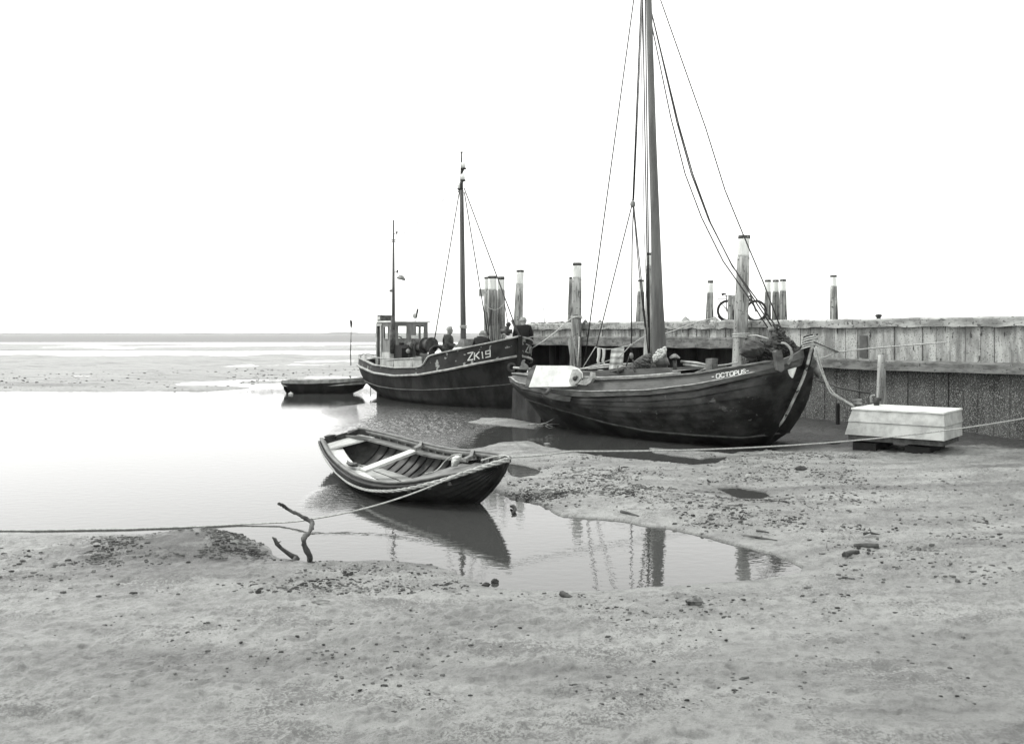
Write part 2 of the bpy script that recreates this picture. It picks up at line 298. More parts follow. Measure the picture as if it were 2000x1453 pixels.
def ground_z(X, Y):
    rag = fbm(X * 1.1, Y * 1.1, 5, .6) * np.clip(Y * .035, .25, 1.6)
    w = sdf(X, Y, W_MAIN)
    for P in (PUD1, PUD2): w = np.maximum(w, sdf(X, Y, P))
    for P in (ISLE, SPIT): w = np.minimum(w, -sdf(X, Y, P))
    far = np.minimum(Y - 118 - fbm(X * .03, Y * .03, 3) * 30, 165 + fbm(X * .02, Y * .05 + 9, 3) * 40 - Y)   # the bright channel across the flats
    w = np.maximum(w, far); w = np.maximum(w, (Y - 250 - fbm(X * .01 + 3, Y * .02, 3) * 60))
    w = w + rag * .55
    d = -w
    z = np.where(d > 0, .02 + .11 * (1 - np.exp(-np.clip(d, 0, 9) / 1.1)), np.clip(d * .25, -.5, 0) - .0)
    dry = np.clip(d * 2.0, 0, 1)
    lump = fbm(X * 2.3, Y * 2.3, 5, .62); zone = np.clip(fbm(X * .45 + 4, Y * .45, 3) * 3 + .45, 0, 1)
    z = z + dry * (lump * .07 * (.35 + zone) + fbm(X * 8, Y * 8, 4, .7) * (.014 + .045 * zone)) - dry * .05 * np.clip(fbm(X * 3.1 + 7, Y * 3.1, 2) * 4 - .9, 0, 1)
    rid = 1 - np.abs(fbm(X * 1.7 + 31, Y * 2.6, 4, .6)) * 5; z = z + dry * np.clip(rid, 0, 1) ** 2 * .022 * (Y < 45) + dry * np.clip(fbm(X * 5.5 + 2, Y * 7, 3, .6) * 4 - .3, 0, 1) * .020 * (Y < 45)
    z = z + dry * fbm(X * .3, Y * .3, 2) * .10 * np.clip(Y / 14, .3, 1)
    z = z + gauss(X, Y, 400, 1075, .75, .55) * .16 + gauss(X, Y, 300, 1085, 1.3, .7) * .07 + gauss(X, Y, 560, 1128, .5, .35) * .05 + gauss(X, Y, 640, 1110, .25, .2) * .05
    z = z + gauss(X, Y, 1460, 1000, .8, .5) * .05 + gauss(X, Y, 1250, 950, 2.2, 1) * .03
    bank = np.clip((26 - Y) * 0, 0, 1)
    # soft ridges on the far flats
    z = z + np.where((Y > 48) & (Y < 116), dry * (fbm(X * .16, Y * .10, 4) * .7 + .05), 0) + np.where((Y > 165) & (Y < 250), dry * fbm(X * .05, Y * .04, 3) * .9, 0)
    z = np.where(Y > 330, -2.0, z)
    return z
us = np.concatenate([np.linspace(-1.6, -.66, 45)[:-1], np.linspace(-.66, .62, 760), np.linspace(.62, 1.5, 40)[1:]])
ys = np.concatenate([[2.5, 4], np.geomspace(5, 44, 760)[:-1], np.geomspace(44, 420, 230)])
U, YY = np.meshgrid(us, ys); XX = U * YY
ZZ = ground_z(XX, YY)
def sheet(name, X, Y, Z, m, attr=None):
    n, k = X.shape; me = bpy.data.meshes.new(name)
    co = np.stack([X, Y, Z], -1).reshape(-1, 3) * K; idx = np.arange(n * k).reshape(n, k)
    q = np.stack([idx[:-1, :-1], idx[:-1, 1:], idx[1:, 1:], idx[1:, :-1]], -1).reshape(-1, 4)
    me.vertices.add(len(co)); me.vertices.foreach_set('co', co.ravel()); me.loops.add(q.size); me.loops.foreach_set('vertex_index', q.ravel().astype(np.int32))
    me.polygons.add(len(q)); me.polygons.foreach_set('loop_start', np.arange(0, q.size, 4, dtype=np.int32)); me.polygons.foreach_set('use_smooth', np.ones(len(q), bool))
    for nm, a in (attr or {}).items():
        at = me.attributes.new(nm, 'FLOAT', 'POINT'); at.data.foreach_set('value', a.ravel().astype(np.float32))
    me.update(); me.validate(); o = bpy.data.objects.new(name, me); COL.objects.link(o); me.materials.append(m); o['kind'] = 'structure'; return o
blk = np.clip(sdf(XX, YY, [(1440, 868), (1530, 879), (1600, 880), (1720, 883), (2300, 890), (2500, 820), (1640, 822), (1500, 800), (1420, 820)]) * 2.5 + .5 + fbm(XX * 2, YY * 2, 4) * 2.2, 0, 1)  # mud by the quay: wet weed plus painted-in shade and quay reflection
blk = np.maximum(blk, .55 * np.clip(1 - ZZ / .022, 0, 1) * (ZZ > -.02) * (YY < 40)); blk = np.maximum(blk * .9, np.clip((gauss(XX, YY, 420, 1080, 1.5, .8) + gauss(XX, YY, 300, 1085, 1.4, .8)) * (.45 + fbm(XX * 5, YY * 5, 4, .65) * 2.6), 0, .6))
sheet('mud_flat', XX, YY, ZZ, M_mud, {'mud_wet_shade': blk})
wu = np.concatenate([np.linspace(-1.9, -.28, 90)[:-1], np.linspace(-.28, .0, 300), np.linspace(.0, 1.9, 100)[1:]]); wy = np.concatenate([[2.2], np.geomspace(5, 20, 90)[:-1], np.linspace(20, 44, 640), np.geomspace(44.5, 300, 60)])
WU, WY = np.meshgrid(wu, wy); WX = WU * WY
ruf = gauss(WX, WY, 845, 828, 1.9, 4.6) * 1.1 + gauss(WX, WY, 760, 800, 1.8, 3.0) * .5 + gauss(WX, WY, 668, 968, .42, 1.2) * .8 + gauss(WX, WY, 640, 765, 4, 3) * .5
ruf = np.clip(ruf * 1.3 - .10, 0, 1)
ruf = np.clip(ruf - 1.1 * gauss(WX, WY, 1010, 845, .9, 2.0), 0, 1)
wz = (fbm(WX * 4.2 + WY * .6, WY * 3.4, 3, .6) + .0) * .125 * np.clip(gauss(WX, WY, 838, 826, 1.75, 4.4) * 1.5 - .15 + fbm(WX * .8, WY * .5, 3) * .5, 0, 1) * np.clip((WY - 20) / 2, 0, 1) * np.clip((44 - WY) / 3, 0, 1)
sheet('tidal_water', WX, WY, wz, M_water, {'ruffle': ruf})
sy = np.array([300., 600, 1500, 4000, 12000]); su = np.linspace(-2.2, 2.2, 30); SU, SY = np.meshgrid(su, sy)
sheet('sea', SU * SY, SY, SU * 0 - .02, M_sea)
# far low coast
b = MB(); rows = []
for i in range(90):
    u = -.75 + i * .0105; D = 5200; h = HC + (.6 + .9 * vnoise(np.array([i * .33]), np.array([2.]))[0] + (1.6 if -.235 < u < -.2 else 0)) * D / F
    rows.append([Vector((u * D, D, -1)), Vector((u * D, D, h)), Vector((u * D * 1.05, D * 1.05, h * .9)), Vector((u * D * 1.05, D * 1.05, -1))])
b.grid(rows, smooth=False).build('far_coast', mat('far_coast_land', .2, .3, .01, rough=1, bump=0), kind='structure')
def gz(x, y): return float(ground_z(np.array([x]), np.array([y]))[0])
def on_ground(px, py):
    z = .05
    for _ in range(4):
        p = G(px, py, z); z = max(gz(p.x, p.y), 0)
    return G(px, py, z)
# clods, shells and gravel scattered over the mud: nobody could count them
rs = np.random.RandomState(11); b = MB(); n = 0
for (x0, x1, y0, y1, cnt, smax) in ((960, 1330, 895, 1000, 1500, .022), (965, 1250, 925, 950, 900, .018), (960, 1330, 962, 985, 1000, .020), (1380, 1560, 985, 1010, 500, .02), (1500, 1713, 885, 925, 700, .018),  (1330, 1713, 885, 960, 1100, .020), (1300, 1713, 960, 1060, 1300, .022), (1080, 1340, 880, 960, 700, .018), (1560, 2050, 900, 1180, 900, .022), (380, 540, 1050, 1112, 1100, .022), (150, 400, 1050, 1130, 700, .022),
        (520, 950, 1098, 1180, 650, .014), (397, 760, 1110, 1185, 500, .018), (-50, 400, 1050, 1250, 500, .02), (950, 1713, 1150, 1250, 500, .014), (100, 1950, 1185, 1440, 900, .014), (397, 730, 724, 762, 500, .06), (-200, 397, 724, 765, 300, .06), (1000, 1400, 960, 1010, 400, .02)):
    cn = int(cnt * 10); pxs = rs.uniform(x0, x1, cn); pys = rs.uniform(y0, y1, cn); gy = HC * F / (pys - HY); gx = (pxs - CX) * gy / F
    ok = fbm(gx * .9, gy * .9, 3) > rs.uniform(-.26, .10, cn); ok &= np.minimum(np.minimum(pxs - x0, x1 - pxs) / ((x1 - x0) * .22), np.minimum(pys - y0, y1 - pys) / ((y1 - y0) * .25)) > rs.rand(cn); ok &= fbm(gx * 3.3 + 5, gy * 3.3, 3) > rs.uniform(-.3, .22, cn); zz_ = ground_z(gx, gy); ok &= zz_ > .012
    for gxx, gyy, z in zip(gx[ok], gy[ok], zz_[ok]):
        g = Vector((float(gxx), float(gyy), 0)); z = float(z)
        r = smax * (.16 + rs.rand() ** 5 * 1.3); a = rs.rand() * 6.3; ex = .8 + rs.rand() * .9; hh = .3 + rs.rand() * .5; jx = rs.uniform(.7, 1.25, 5); V = []
        for rad_, zz1, off in ((1, -.25, 0), (.82, hh * .7, .3)):
            for k in range(5): t = a + off + k * 1.2566; V.append((g.x + math.cos(t) * r * ex * rad_ * jx[k], g.y + math.sin(t) * r * rad_ * jx[k], z + r * zz1 * (.7 + .3 * jx[k])))
        V.append((g.x + rs.uniform(-.25, .25) * r, g.y + rs.uniform(-.25, .25) * r, z + r * hh))
        b.add(V, [(k, (k + 1) % 5, 5 + (k + 1) % 5, 5 + k) for k in range(5)] + [(5 + k, 5 + (k + 1) % 5, 10) for k in range(5)] + [(4, 3, 2, 1, 0)]); n += 1
print('clods', n)
b.build('mud_clods', mat('dark_clods', .03, .17, 2.5, rough=.8, bump=0), label='small dark clods and shell fragments scattered across the grey mud', kind='stuff', cat='mud clods', fix=False)

# ================================================================ quay
QD = Vector((-.5438, .8392, 0)); QN = Vector((-.8392, -.5438, 0)); QA = Vector((27.37 - .648 * 27, 27, 0))   # along (away), outward, reference point
def Q(u, out, z): p = QA + QD * u + QN * out; return Vector((p.x, p.y, z))
def qu(px):                                           # distance along the quay seen at this column
    t = (px - CX) / F; Y = 27.37 / (t + .648); return (Y - 27) / .8392
def qpost(px): u = qu(px); return Q(u, 0, 0).y
U0, U1, US = -17.0, qu(1031), qu(1456)
quay = thing('timber_quay', Q(0, 0, 0), 'long timber and concrete quay wall with stained beam and dark tidal planking behind the boats', 'quay', rz=0)
def beam(name, m, u0, u1, o0, o1, z0, z1, seg=.9, j=.012):
    b = MB(); rows = []; n = max(2, int((u1 - u0) / seg)); rr = random.Random(len(name) + int(z0 * 100))
    for i in range(n + 1):
        u = lerp(u0, u1, i / n); q = [rr.uniform(-j, j) for _ in range(4)]
        rows.append([Q(u, o0, z0 + q[0]), Q(u, o1 + q[3], z0 + q[1] * 1.6), Q(u, o1 + q[3] + .0, z1 - .05 + q[2]), Q(u, o1 - .05 + q[3], z1 + q[2]), Q(u, o0, z1 + q[1])])
    b.grid(rows, cv=True, smooth=False); b.f += [(4, 3, 2, 1, 0), tuple(n * 5 + k for k in range(5))]; b.sm += [False] * 2
    return b.build(name, m, quay)
def planks(name, m, u0, u1, out, z0, z1, w=.42, gap=.018):
    b = MB(); u = u0; rr = random.Random(int(z1 * 77))
    while u < u1:
        ww = w * rr.uniform(.85, 1.15); o = out + rr.uniform(-.02, .02); e = min(u + ww - gap, u1)
        c = (Q(u, o - .03, 0) + Q(e, o - .03, 0)) / 2; c.z = (z0 + z1) / 2 + rr.uniform(-.01, .01); b.box(c, QD * (e - u) / 2, QN * .03, (0, 0, (z1 - z0) / 2)); u += ww
    return b.build(name, m, quay)
beam('cap_beam', M_concrete, US + .003, U1, -.7, .12, 2.99, 3.27, .28, .022)
beam('cap_beam', M_concrete, U0, US - .003, -.7, .14, 2.99, 3.25, .3, .014)
planks('upper_planking', M_plank, US, U1, 0, 2.55, 3.0, .22)
planks('upper_planking', M_plank, U0, US - .01, .02, 2.03, 3.0)
beam('waling', M_waling, US + .05, U1, -.1, .22, 2.29, 2.68, .7, .02)
beam('waling', M_waling, U0, US - .1, -.05, .26, 1.76, 2.05, .7, .014)
planks('lower_planking', M_tide, U0, US - .02, 0, -.4, 1.80)
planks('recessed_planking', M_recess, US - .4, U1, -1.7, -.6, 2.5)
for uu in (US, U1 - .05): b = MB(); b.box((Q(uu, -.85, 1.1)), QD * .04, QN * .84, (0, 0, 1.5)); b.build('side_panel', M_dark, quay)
b = MB()                                              # the quay's surface and its underside beam
c = (Q(U0, -9.5, 0) + Q(U1, -9.5, 0)) / 2; c.z = 2.9; b.box(c, QD * (U1 - U0) / 2, QN * 9.1, (0, 0, .28)); b.build('quay_deck', mat('quay_paving', .3, .42, 2, bump=.3), quay)
for i in range(9):
    u = US + 1.2 + i * 2.4
    if u < U1: MB().tube([Q(u, -.9, -.6), Q(u, -.9, 2.5)], .16, 10).build('support_pile', M_dark, quay)
# patches on the right-hand planking
b = MB()
for (x0, x1, y0, y1) in ((1681, 1696, 653, 697),):
    uu0, uu1 = qu(x0), qu(x1); b.box((Q(uu0, .05, 0) + Q(uu1, .05, 0)) / 2 + Vector((0, 0, 2.42)), QD * abs(uu1 - uu0) / 2, QN * .012, (0, 0, .33))
b.build('repair_plate', mat('dark_repair_plate', .10, .16, 4, bump=.3), quay)

# ---- posts
def post(px, wt, wb, ytop, ycap, ywh, ybase, D, label, zb=None, pxb=None, white=True, cap=True, m=None, group=None, name='mooring_post', n=14):
    s = D / F; pxb = px if pxb is None else pxb; zt = HC - (ytop - HY) * s; zw = HC - (ywh - HY) * s; zc = HC - (ycap - HY) * s; zbb = HC - (ybase - HY) * s
    def at(z):
        k = (z - zbb) / (zt - zbb); return Vector(((lerp(pxb, px, k) - CX) * s, D, z))
    def rad(z): k = (z - zbb) / (zt - zbb); return lerp(wb, wt, k) * s / 2
    zlow = zbb if zb is None else zb; rr = random.Random(int(px))
    th = thing(name, at(zlow), label, 'post', group)
    def seg(z0, z1, k, nm, mm, cnt=7, wob=.035, base=None):
        b = MB(); rows = []
        for i in range(cnt + 1):
            z = lerp(z0, z1, i / cnt); c = at(z); r = rad(z) * k
            rows.append([c + Vector((math.cos(a), math.sin(a), 0)) * r * (1 + wob * math.sin(a * 3 + px) + wob * .6 * math.sin(a * 7 + px * 2)) for a in [2 * math.pi * q / n for q in range(n)]])
        b.grid(rows, cv=True); b.f += [tuple(reversed(range(n))), tuple(cnt * n + q for q in range(n))]; b.sm += [False] * 2
        return b.build(nm, mm, th)
    seg(zlow, zw, 1, 'shaft', m or M_post, 10)
    if white: seg(zw + .003, zc, .94, 'painted_top', M_whitepost)
    if cap: seg(zc + .002 if white else zw + .002, zt, 1.0, 'cap', M_cap, 2, .05)
    return th
g1 = 'mooring posts along the quay'
dq = qpost
post(951, 11, 13, 541, 545, 566, 665, 45.3, 'slim pale pile at the left edge of the three-pile cluster beyond the trawler bow', zb=-.3, m=M_post_pale, group=g1)
post(961.5, 18, 21, 539, 544.5, 567, 665, 44.6, 'stout dark pile in the middle of the cluster beyond the trawler', zb=-.3, group=g1)
post(979, 14, 17, 540.5, 546.5, 567, 665, 45.0, 'right-hand pile of the cluster beyond the trawler with flat dark cap', zb=-.3, group=g1)
post(1016.5, 15, 18, 527.5, 532, 556, 640, 44.4, 'tall leaning post rising directly behind the man at the trawler bow', zb=-.3, pxb=1012, m=M_post_pale, group=g1)
post(1127.5, 17.5, 21, 513.5, 519, 544, 656, dq(1127) - .62, 'tall post left of the sailing barge rigging with a rope looped round it', zb=-.3, pxb=1125, m=M_post_pale, group=g1)
post(1114.5, 6, 13, 541, 545, 545.1, 640, 41.4, 'narrow dark post half hidden behind the taller roped post', zb=3.0, white=False, pxb=1114, group=g1)
post(1252, 12.5, 18, 546.5, 550.5, 571, 628, 40.3, 'short post with dark cap on the quay, just left of the big mast', zb=3.0, pxb=1250, group=g1)
post(1269, 12, 18, 494, 499, 520, 690, dq(1266) - .6, 'tall post mostly hidden behind the foot of the big mast', zb=-.3, pxb=1266, m=M_post_pale, group=g1)
post(1388, 11.5, 16, 548, 553, 573, 624, 36.4, 'short streaked post with black cap on the quay, left of the bicycle', zb=3.0, pxb=1386, group=g1)
post(1428.5, 14, 15, 577, 579, 577.5, 624, 33.1, 'low bleached capless post standing in front of the bicycle', zb=3.0, white=False, cap=False, m=M_post_pale, group=g1)
post(1453, 23.6, 28, 460, 466.5, 502, 650, dq(1450) - .62, 'biggest and tallest post, white topped, in front of the bicycle', zb=-.3, pxb=1446, m=M_post_pale, group=g1, n=18)
post(1500, 12, 14, 546.5, 551, 571, 624, 37, 'left post of the three bound together right of the bicycle', zb=3.0, pxb=1499, group=g1)
post(1515, 12, 15, 546.5, 551, 571, 624, 37.2, 'middle post of the three bound together right of the bicycle', zb=3.0, group=g1)
post(1529, 12, 16, 545.5, 550, 569, 624, 36.8, 'right post of the three bound together right of the bicycle', zb=3.0, group=g1)
post(1628, 12.5, 16, 537.6, 541.5, 560, 623, 35, 'isolated pale post on the quay at the far right', zb=3.0, pxb=1629, m=M_post_pale, group=g1)
post(1722, 13, 22, 690, 693, 693.1, 800, 25.3, 'rough pale pile against the quay behind the white barge', zb=-.3, white=False, cap=False, m=M_post_pale, group=g1)
post(1636, 8, 8, 785, 787, 787, 835, 27.2, 'short black stake in the mud between sailing barge and white barge', zb=-.1, white=False, cap=False, m=M_dark, name='mud_stake')
b = MB(); b.box(W(940.5, 572, 44), (.13, 0, 0), (0, .05, 0), (0, 0, .17)); b.box(W(948, 572, 44.1), (.12, 0, 0), (0, .02, 0), (0, 0, .03))
b.build('notice_board', M_cream, label='small pale square board fixed to the left of the pile cluster', cat='board')
b = MB(); b.tube([W(x, y, 43.9) for x, y in ((947, 594), (955, 602), (966, 606), (976, 602), (985, 592))], .02, 6); b.build('binding_rope', M_rope, label='pale rope slung across the three-pile cluster beyond the trawler', cat='rope')
# heaps on the quay
def heap(px, py, w, h, D, name, m, label, cat, rough_=.25):
    b = MB(); c = W(px, py, D); c.z = 3.17; rows = []; rr = random.Random(int(px)); s = D / F
    for i in range(7):
        t = i / 6; rows.append([c + Vector((math.cos(a) * w * s / 2 * (1 - t ** 1.5) * (1 + rough_ * rr.uniform(-1, 1)), math.sin(a) * w * s / 2 * (1 - t ** 1.5), .02 + (h * s + .08) * t)) for a in [k * .6283 for k in range(10)]])
    b.grid(rows, cv=True); return b.build(name, m, label=label, cat=cat)
heap(1339, 618, 26, 11, 36.5, 'gravel_heap', mat('gravel', .25, .4, 12, bump=.8), 'low gravel heap on the quay between big mast and bicycle', 'gravel')
heap(1396, 618, 26, 10, 34.6, 'sand_heap', mat('sand', .3, .42, 12, bump=.5), 'low sand heap on the quay at the bicycle rear wheel', 'sand')
heap(1143, 628, 16, 8, 41.5, 'weed_tuft', mat('weed', .08, .2, 20, bump=.9), 'dark weedy tuft on the quay just right of the roped post', 'tuft', .4)
heap(1172, 628, 14, 8, 41.0, 'gravel_heap', MATS['gravel'], 'small pale heap on the quay left of the rigging', 'gravel')
th = thing('bollard', W(1716, 625, 33), 'squat dark iron bollard on the quay edge at the far right', 'bollard')
c = W(1716, 625, 31.5); c.z = 3.18
MB().tube([c, c + Vector((0, 0, .16)), c + Vector((0, 0, .2))], [.10, .07, .09], 12).build('stem', M_iron, th); MB().ball(c + Vector((0, 0, .24)), .12, 6, (1, 1, .5)).build('head', M_iron, th)
# brushwood heap on the quay's end
b = MB(); rr = random.Random(4)
for i in range(420):
    px = 1030 + (rr.random() ** 1.0) * 84; c = W(px, 637 + rr.uniform(-5.5, 5.5) + (px - 1030) * -.02, qpost(px) + rr.uniform(-.1, .9)); a = rr.uniform(0, 6.3); l = rr.uniform(.1, .5)
    d = Vector((math.cos(a) * l, math.sin(a) * l * .6, rr.uniform(-.12, .13))); k = c + Vector((rr.uniform(-.06, .06), rr.uniform(-.06, .06), rr.uniform(-.06, .06)))
    b.tube([c - d / 2, k, c + d / 2], [.012, .018, .006], 4)
b.build('brushwood_heap', mat('brushwood', .06, .26, 1.5, rough=.9, bump=.2), label='tangled grey brushwood heap on the quay end beside the trawler bow', cat='brushwood')
b = MB(); b.tube([W(x, y, 42.6) for x, y in ((1064, 636), (1063, 620), (1062, 606), (1057, 598), (1059, 585))], [.02, .016, .012, .008, .004], 5)
b.tube([W(x, y, 42.6) for x, y in ((1063, 606), (1058, 601), (1054, 596), (1054, 590))], [.012, .008, .006, .003], 5); b.tube([W(x, y, 42.6) for x, y in ((1062, 604), (1060, 592), (1062, 583))], [.01, .006, .003], 5)
b.build('bare_sapling', M_post, label='thin bare sapling sticking up from the quay end', cat='sapling')
# marker
b = MB(); mk = thing('channel_marker', W(685, 717, 77), 'tall thin withy marker with dark leafy tip standing on the far mudbank', 'marker')
MB().tube([W(x, y, 76.5) for x, y in ((685.5, 719), (684.6, 690), (685.6, 660), (685.8, 640))], [.05, .045, .04, .03], 6).build('pole', M_post, mk)
b = MB(); rr = random.Random(2)
for i in range(26):
    c = W(685.8, 634 + rr.uniform(-6, 6), 76.5); d = Vector((rr.uniform(-.14, .14), rr.uniform(-.14, .14), rr.uniform(.05, .28))); b.tube([c, c + d * .5, c + d], [.02, .045, .005], 4)
b.build('twig_tuft', M_dark, mk)

# ================================================================ bicycle
bk = thing('bicycle', W(1449, 627, 33.9), 'dark upright roadster bicycle leaning behind the biggest quay post', 'bicycle')
BD = 33.9; BP = lambda x, y, d=0: W(x, y, BD + d)
def wheel(px):
    c = BP(px, 607); MB_ = MB().torus(c, (0, 1, 0), .36, .042, 36, 8); wt = MB_.build('wheel', M_black, bk)
    b = MB().torus(c, (0, 1, 0), .325, .017, 36, 6); b.tube([c - Vector((0, .06, 0)), c + Vector((0, .06, 0))], .03, 8)
    for k in range(18):
        a = k * math.pi / 9; b.tube([c + Vector((0, .03 * (-1) ** k, 0)), c + Vector((math.cos(a) * .32, 0, math.sin(a) * .32))], .005, 3)
    b.build('rim', M_iron_pale, wt); MB().torus(c, (0, 1, 0), .40, .026, 20, 6, R(200) if px > 1450 else R(150), R(350) if px > 1450 else R(330)).build('mudguard', M_black, wt)
wheel(1421); wheel(1477)
b = MB()
for P in (((1421, 607), (1443, 611)), ((1443, 611), (1437, 577)), ((1437, 577), (1421, 607)), ((1437, 579), (1466, 579)), ((1443, 611), (1467, 583)), ((1465, 573), (1469, 588), (1477, 607))):
    b.tube([BP(*p) for p in P], .036, 8)
b.build('frame', M_iron, bk)
MB().tube([BP(1465, 575), BP(1464, 569), BP(1458, 567, -.25), BP(1452, 571, -.27)], .015, 6).tube([BP(1464, 569), BP(1458, 567, .25), BP(1452, 571, .27)], .015, 6).build('handlebar', M_iron_pale, bk)
b = MB(); b.tube([BP(1429, 573.5), BP(1433, 573), BP(1440, 573.5)], [.11, .09, .02], 8, flat=.45); b.tube([BP(1436, 574), BP(1437, 580)], .015, 6)
# saddle sits as seen left of the low post
b = MB(); b.tube([BP(1410, 575.5), BP(1413, 574.5), BP(1419, 574)], [.10, .09, .02], 8, flat=.5); b.tube([BP(1416, 576), BP(1419, 580)], .015, 6); b.build('saddle', M_black, bk)
MB().tube([BP(1419, 577), BP(1419, 607), BP(1421, 607)], .018, 6).tube([BP(1419, 577), BP(1437, 578)], .018, 6).build('seat_post', M_iron, bk)
b = MB()
for d in (-.07, 0, .07): b.tube([BP(1400, 586, d), BP(1404, 583.5, d), BP(1419, 583.5, d)], .014, 5)
b.tube([BP(1403, 586), BP(1421, 607)], .014, 5); b.tube([BP(1410, 584, -.07), BP(1410, 584, .07)], .01, 5); b.build('carrier', M_iron, bk)
b = MB(); b.tube([BP(1421, 607, -.05), BP(1443, 611, -.05)], [.07, .10], 8, flat=.4); b.build('chain_case', M_black, bk)
for x_, y_, d_ in ((1447, 619, -.1), (1439, 603, .1)): b = MB(); b.tube([BP(1443, 611, d_), BP(x_, y_, d_)], .012, 5); b.box(BP(x_, y_, d_ * 1.6), (.045, 0, 0), (0, .07, 0), (0, 0, .015)); b.build('pedal', M_black, bk)
# ================================================================ boats
class Frame:
    def __init__(s, x, y, deg): s.o = Vector((x, y, 0)); a = R(deg); s.H = Vector((math.cos(a), -math.sin(a), 0)); s.N = Vector((-math.sin(a), -math.cos(a), 0)); s.deg = deg
    def p(s, st, lat, z): q = s.o - s.H * st + s.N * lat; return Vector((q.x, q.y, z))
    def s_at(s, px, lat):                      # station where a line at this lateral offset crosses the column px
        u = (px - CX) / F; a = s.o + s.N * lat; return (a.x - u * a.y) / (s.H.x + u * -s.H.y)
    def at(s, px, py, lat):
        st = s.s_at(px, lat); q = s.p(st, lat, 0); return Vector((q.x, q.y, HC - (py - HY) * q.y / F))
def colpx(p): return CX + F * p.x / p.y
def rowpx(p): return HY + F * (HC - p.z) / p.y
def ttab(n): return [(.5 - .5 * math.cos(math.pi * i / n)) for i in range(n + 1)]
def plan(t, tm, pb, qb, ps, qs):
    if t < tm: return max(0, 1 - ((tm - t) / tm) ** pb) ** (1 / qb)
    return max(0, 1 - ((t - tm) / (1 - tm)) ** ps) ** (1 / qs)
def hline(fr, sb, se, B, pl, trace=None, z=None, n=64):
    """one longitudinal line of a hull on the near side: list of (s, lat, z)"""
    o = []
    for t in ttab(n):
        s = sb + (se - sb) * t; lat = B * plan(t, *pl)
        if trace: q = fr.p(s, lat, 0); zz = HC - (np.interp(colpx(q), [a for a, _ in trace], [c for _, c in trace]) - HY) * q.y / F
        else: zz = z(t)
        o.append((s, lat, float(zz)))
    return o
def mirror(fr, L, sgn=1, ds=0, dl=0, dz=0): return [fr.p(s + ds, sgn * (l + dl if l + dl > 0 else 0), z + dz) for s, l, z in L]
def shell(b, fr, lines, smooth=True):
    for sg in (1, -1): b.grid([mirror(fr, L, sg) for L in lines], smooth=smooth)
    return b
def between(A, B_, k): return [tuple(lerp(a[i], b[i], k) for i in range(3)) for a, b in zip(A, B_)]
def cross_smooth(lines, n=4):
    out = []; m = len(lines)
    for j in range(m - 1):
        for k in range(n):
            t = k / n; row = []
            for i in range(len(lines[0])):
                P = [Vector(lines[min(max(q, 0), m - 1)][i]) for q in (j - 1, j, j + 1, j + 2)]; a, b, c, d = P
                v = .5 * ((2 * b) + (c - a) * t + (2 * a - 5 * b + 4 * c - d) * t * t + (3 * b - a - 3 * c + d) * t ** 3); row.append((v.x, max(v.y, 0), v.z))
            out.append(row)
    return out + [lines[-1]]
def rail(b, fr, L, w, h, dl=0, dz=0, i0=0, i1=None, both=True):
    L = L[i0:i1]
    if both: P = mirror(fr, L, 1, 0, dl, dz)[::-1] + mirror(fr, L, -1, 0, dl, dz)[(1 if L[0][1] < .02 else 0):]
    else: P = mirror(fr, L, 1, 0, dl, dz)
    return b.sweep(P, w, h, True)
def surf_px(fr, A, B_):
    """near-side strip between two hull lines, as a map from picture column/row to the painted surface"""
    PA = mirror(fr, A); PB = mirror(fr, B_); best = []
    def f(px, py, out=.014):
        lo = None
        for i in range(len(PA) - 1):
            if PA[i].y > PA[0].y + 11: break
            v = .5
            for _ in range(3):
                a = PA[i].lerp(PB[i], v); c = PA[i + 1].lerp(PB[i + 1], v); xa, xc = colpx(a), colpx(c)
                t = (px - xa) / (xc - xa) if abs(xc - xa) > 1e-6 else 0
                p0 = PA[i].lerp(PA[i + 1], t); p1 = PB[i].lerp(PB[i + 1], t); v = (py - rowpx(p0)) / (rowpx(p1) - rowpx(p0))
            if -.01 <= t <= 1.01 and xc < xa:
                q = p0.lerp(p1, v); nrm = (PA[i + 1] - PA[i]).cross(PB[i] - PA[i]).normalized()
                if nrm.y > 0: nrm = -nrm
                return q + nrm * out
        return None
    return f
def letters(b, f, strokes, w=1.5, out=.014):
    for S in strokes:
        for (x0, y0), (x1, y1) in zip(S[:-1], S[1:]):
            l = math.hypot(x1 - x0, y1 - y0); nx, ny = -(y1 - y0) / l * w / 2, (x1 - x0) / l * w / 2; ex, ey = (x1 - x0) / l * w * .3, (y1 - y0) / l * w * .3
            c = [f(x0 + nx - ex, y0 + ny - ey, out), f(x1 + nx + ex, y1 + ny + ey, out), f(x1 - nx + ex, y1 - ny + ey, out), f(x0 - nx - ex, y0 - ny - ey, out)]
            if None in c: print('letter off hull', x0, y0); continue
            n = (c[1] - c[0]).cross(c[2] - c[0]).normalized(); n = n if n.y < 0 else -n
            b.prism([q - n * .010 for q in c], n * .010)
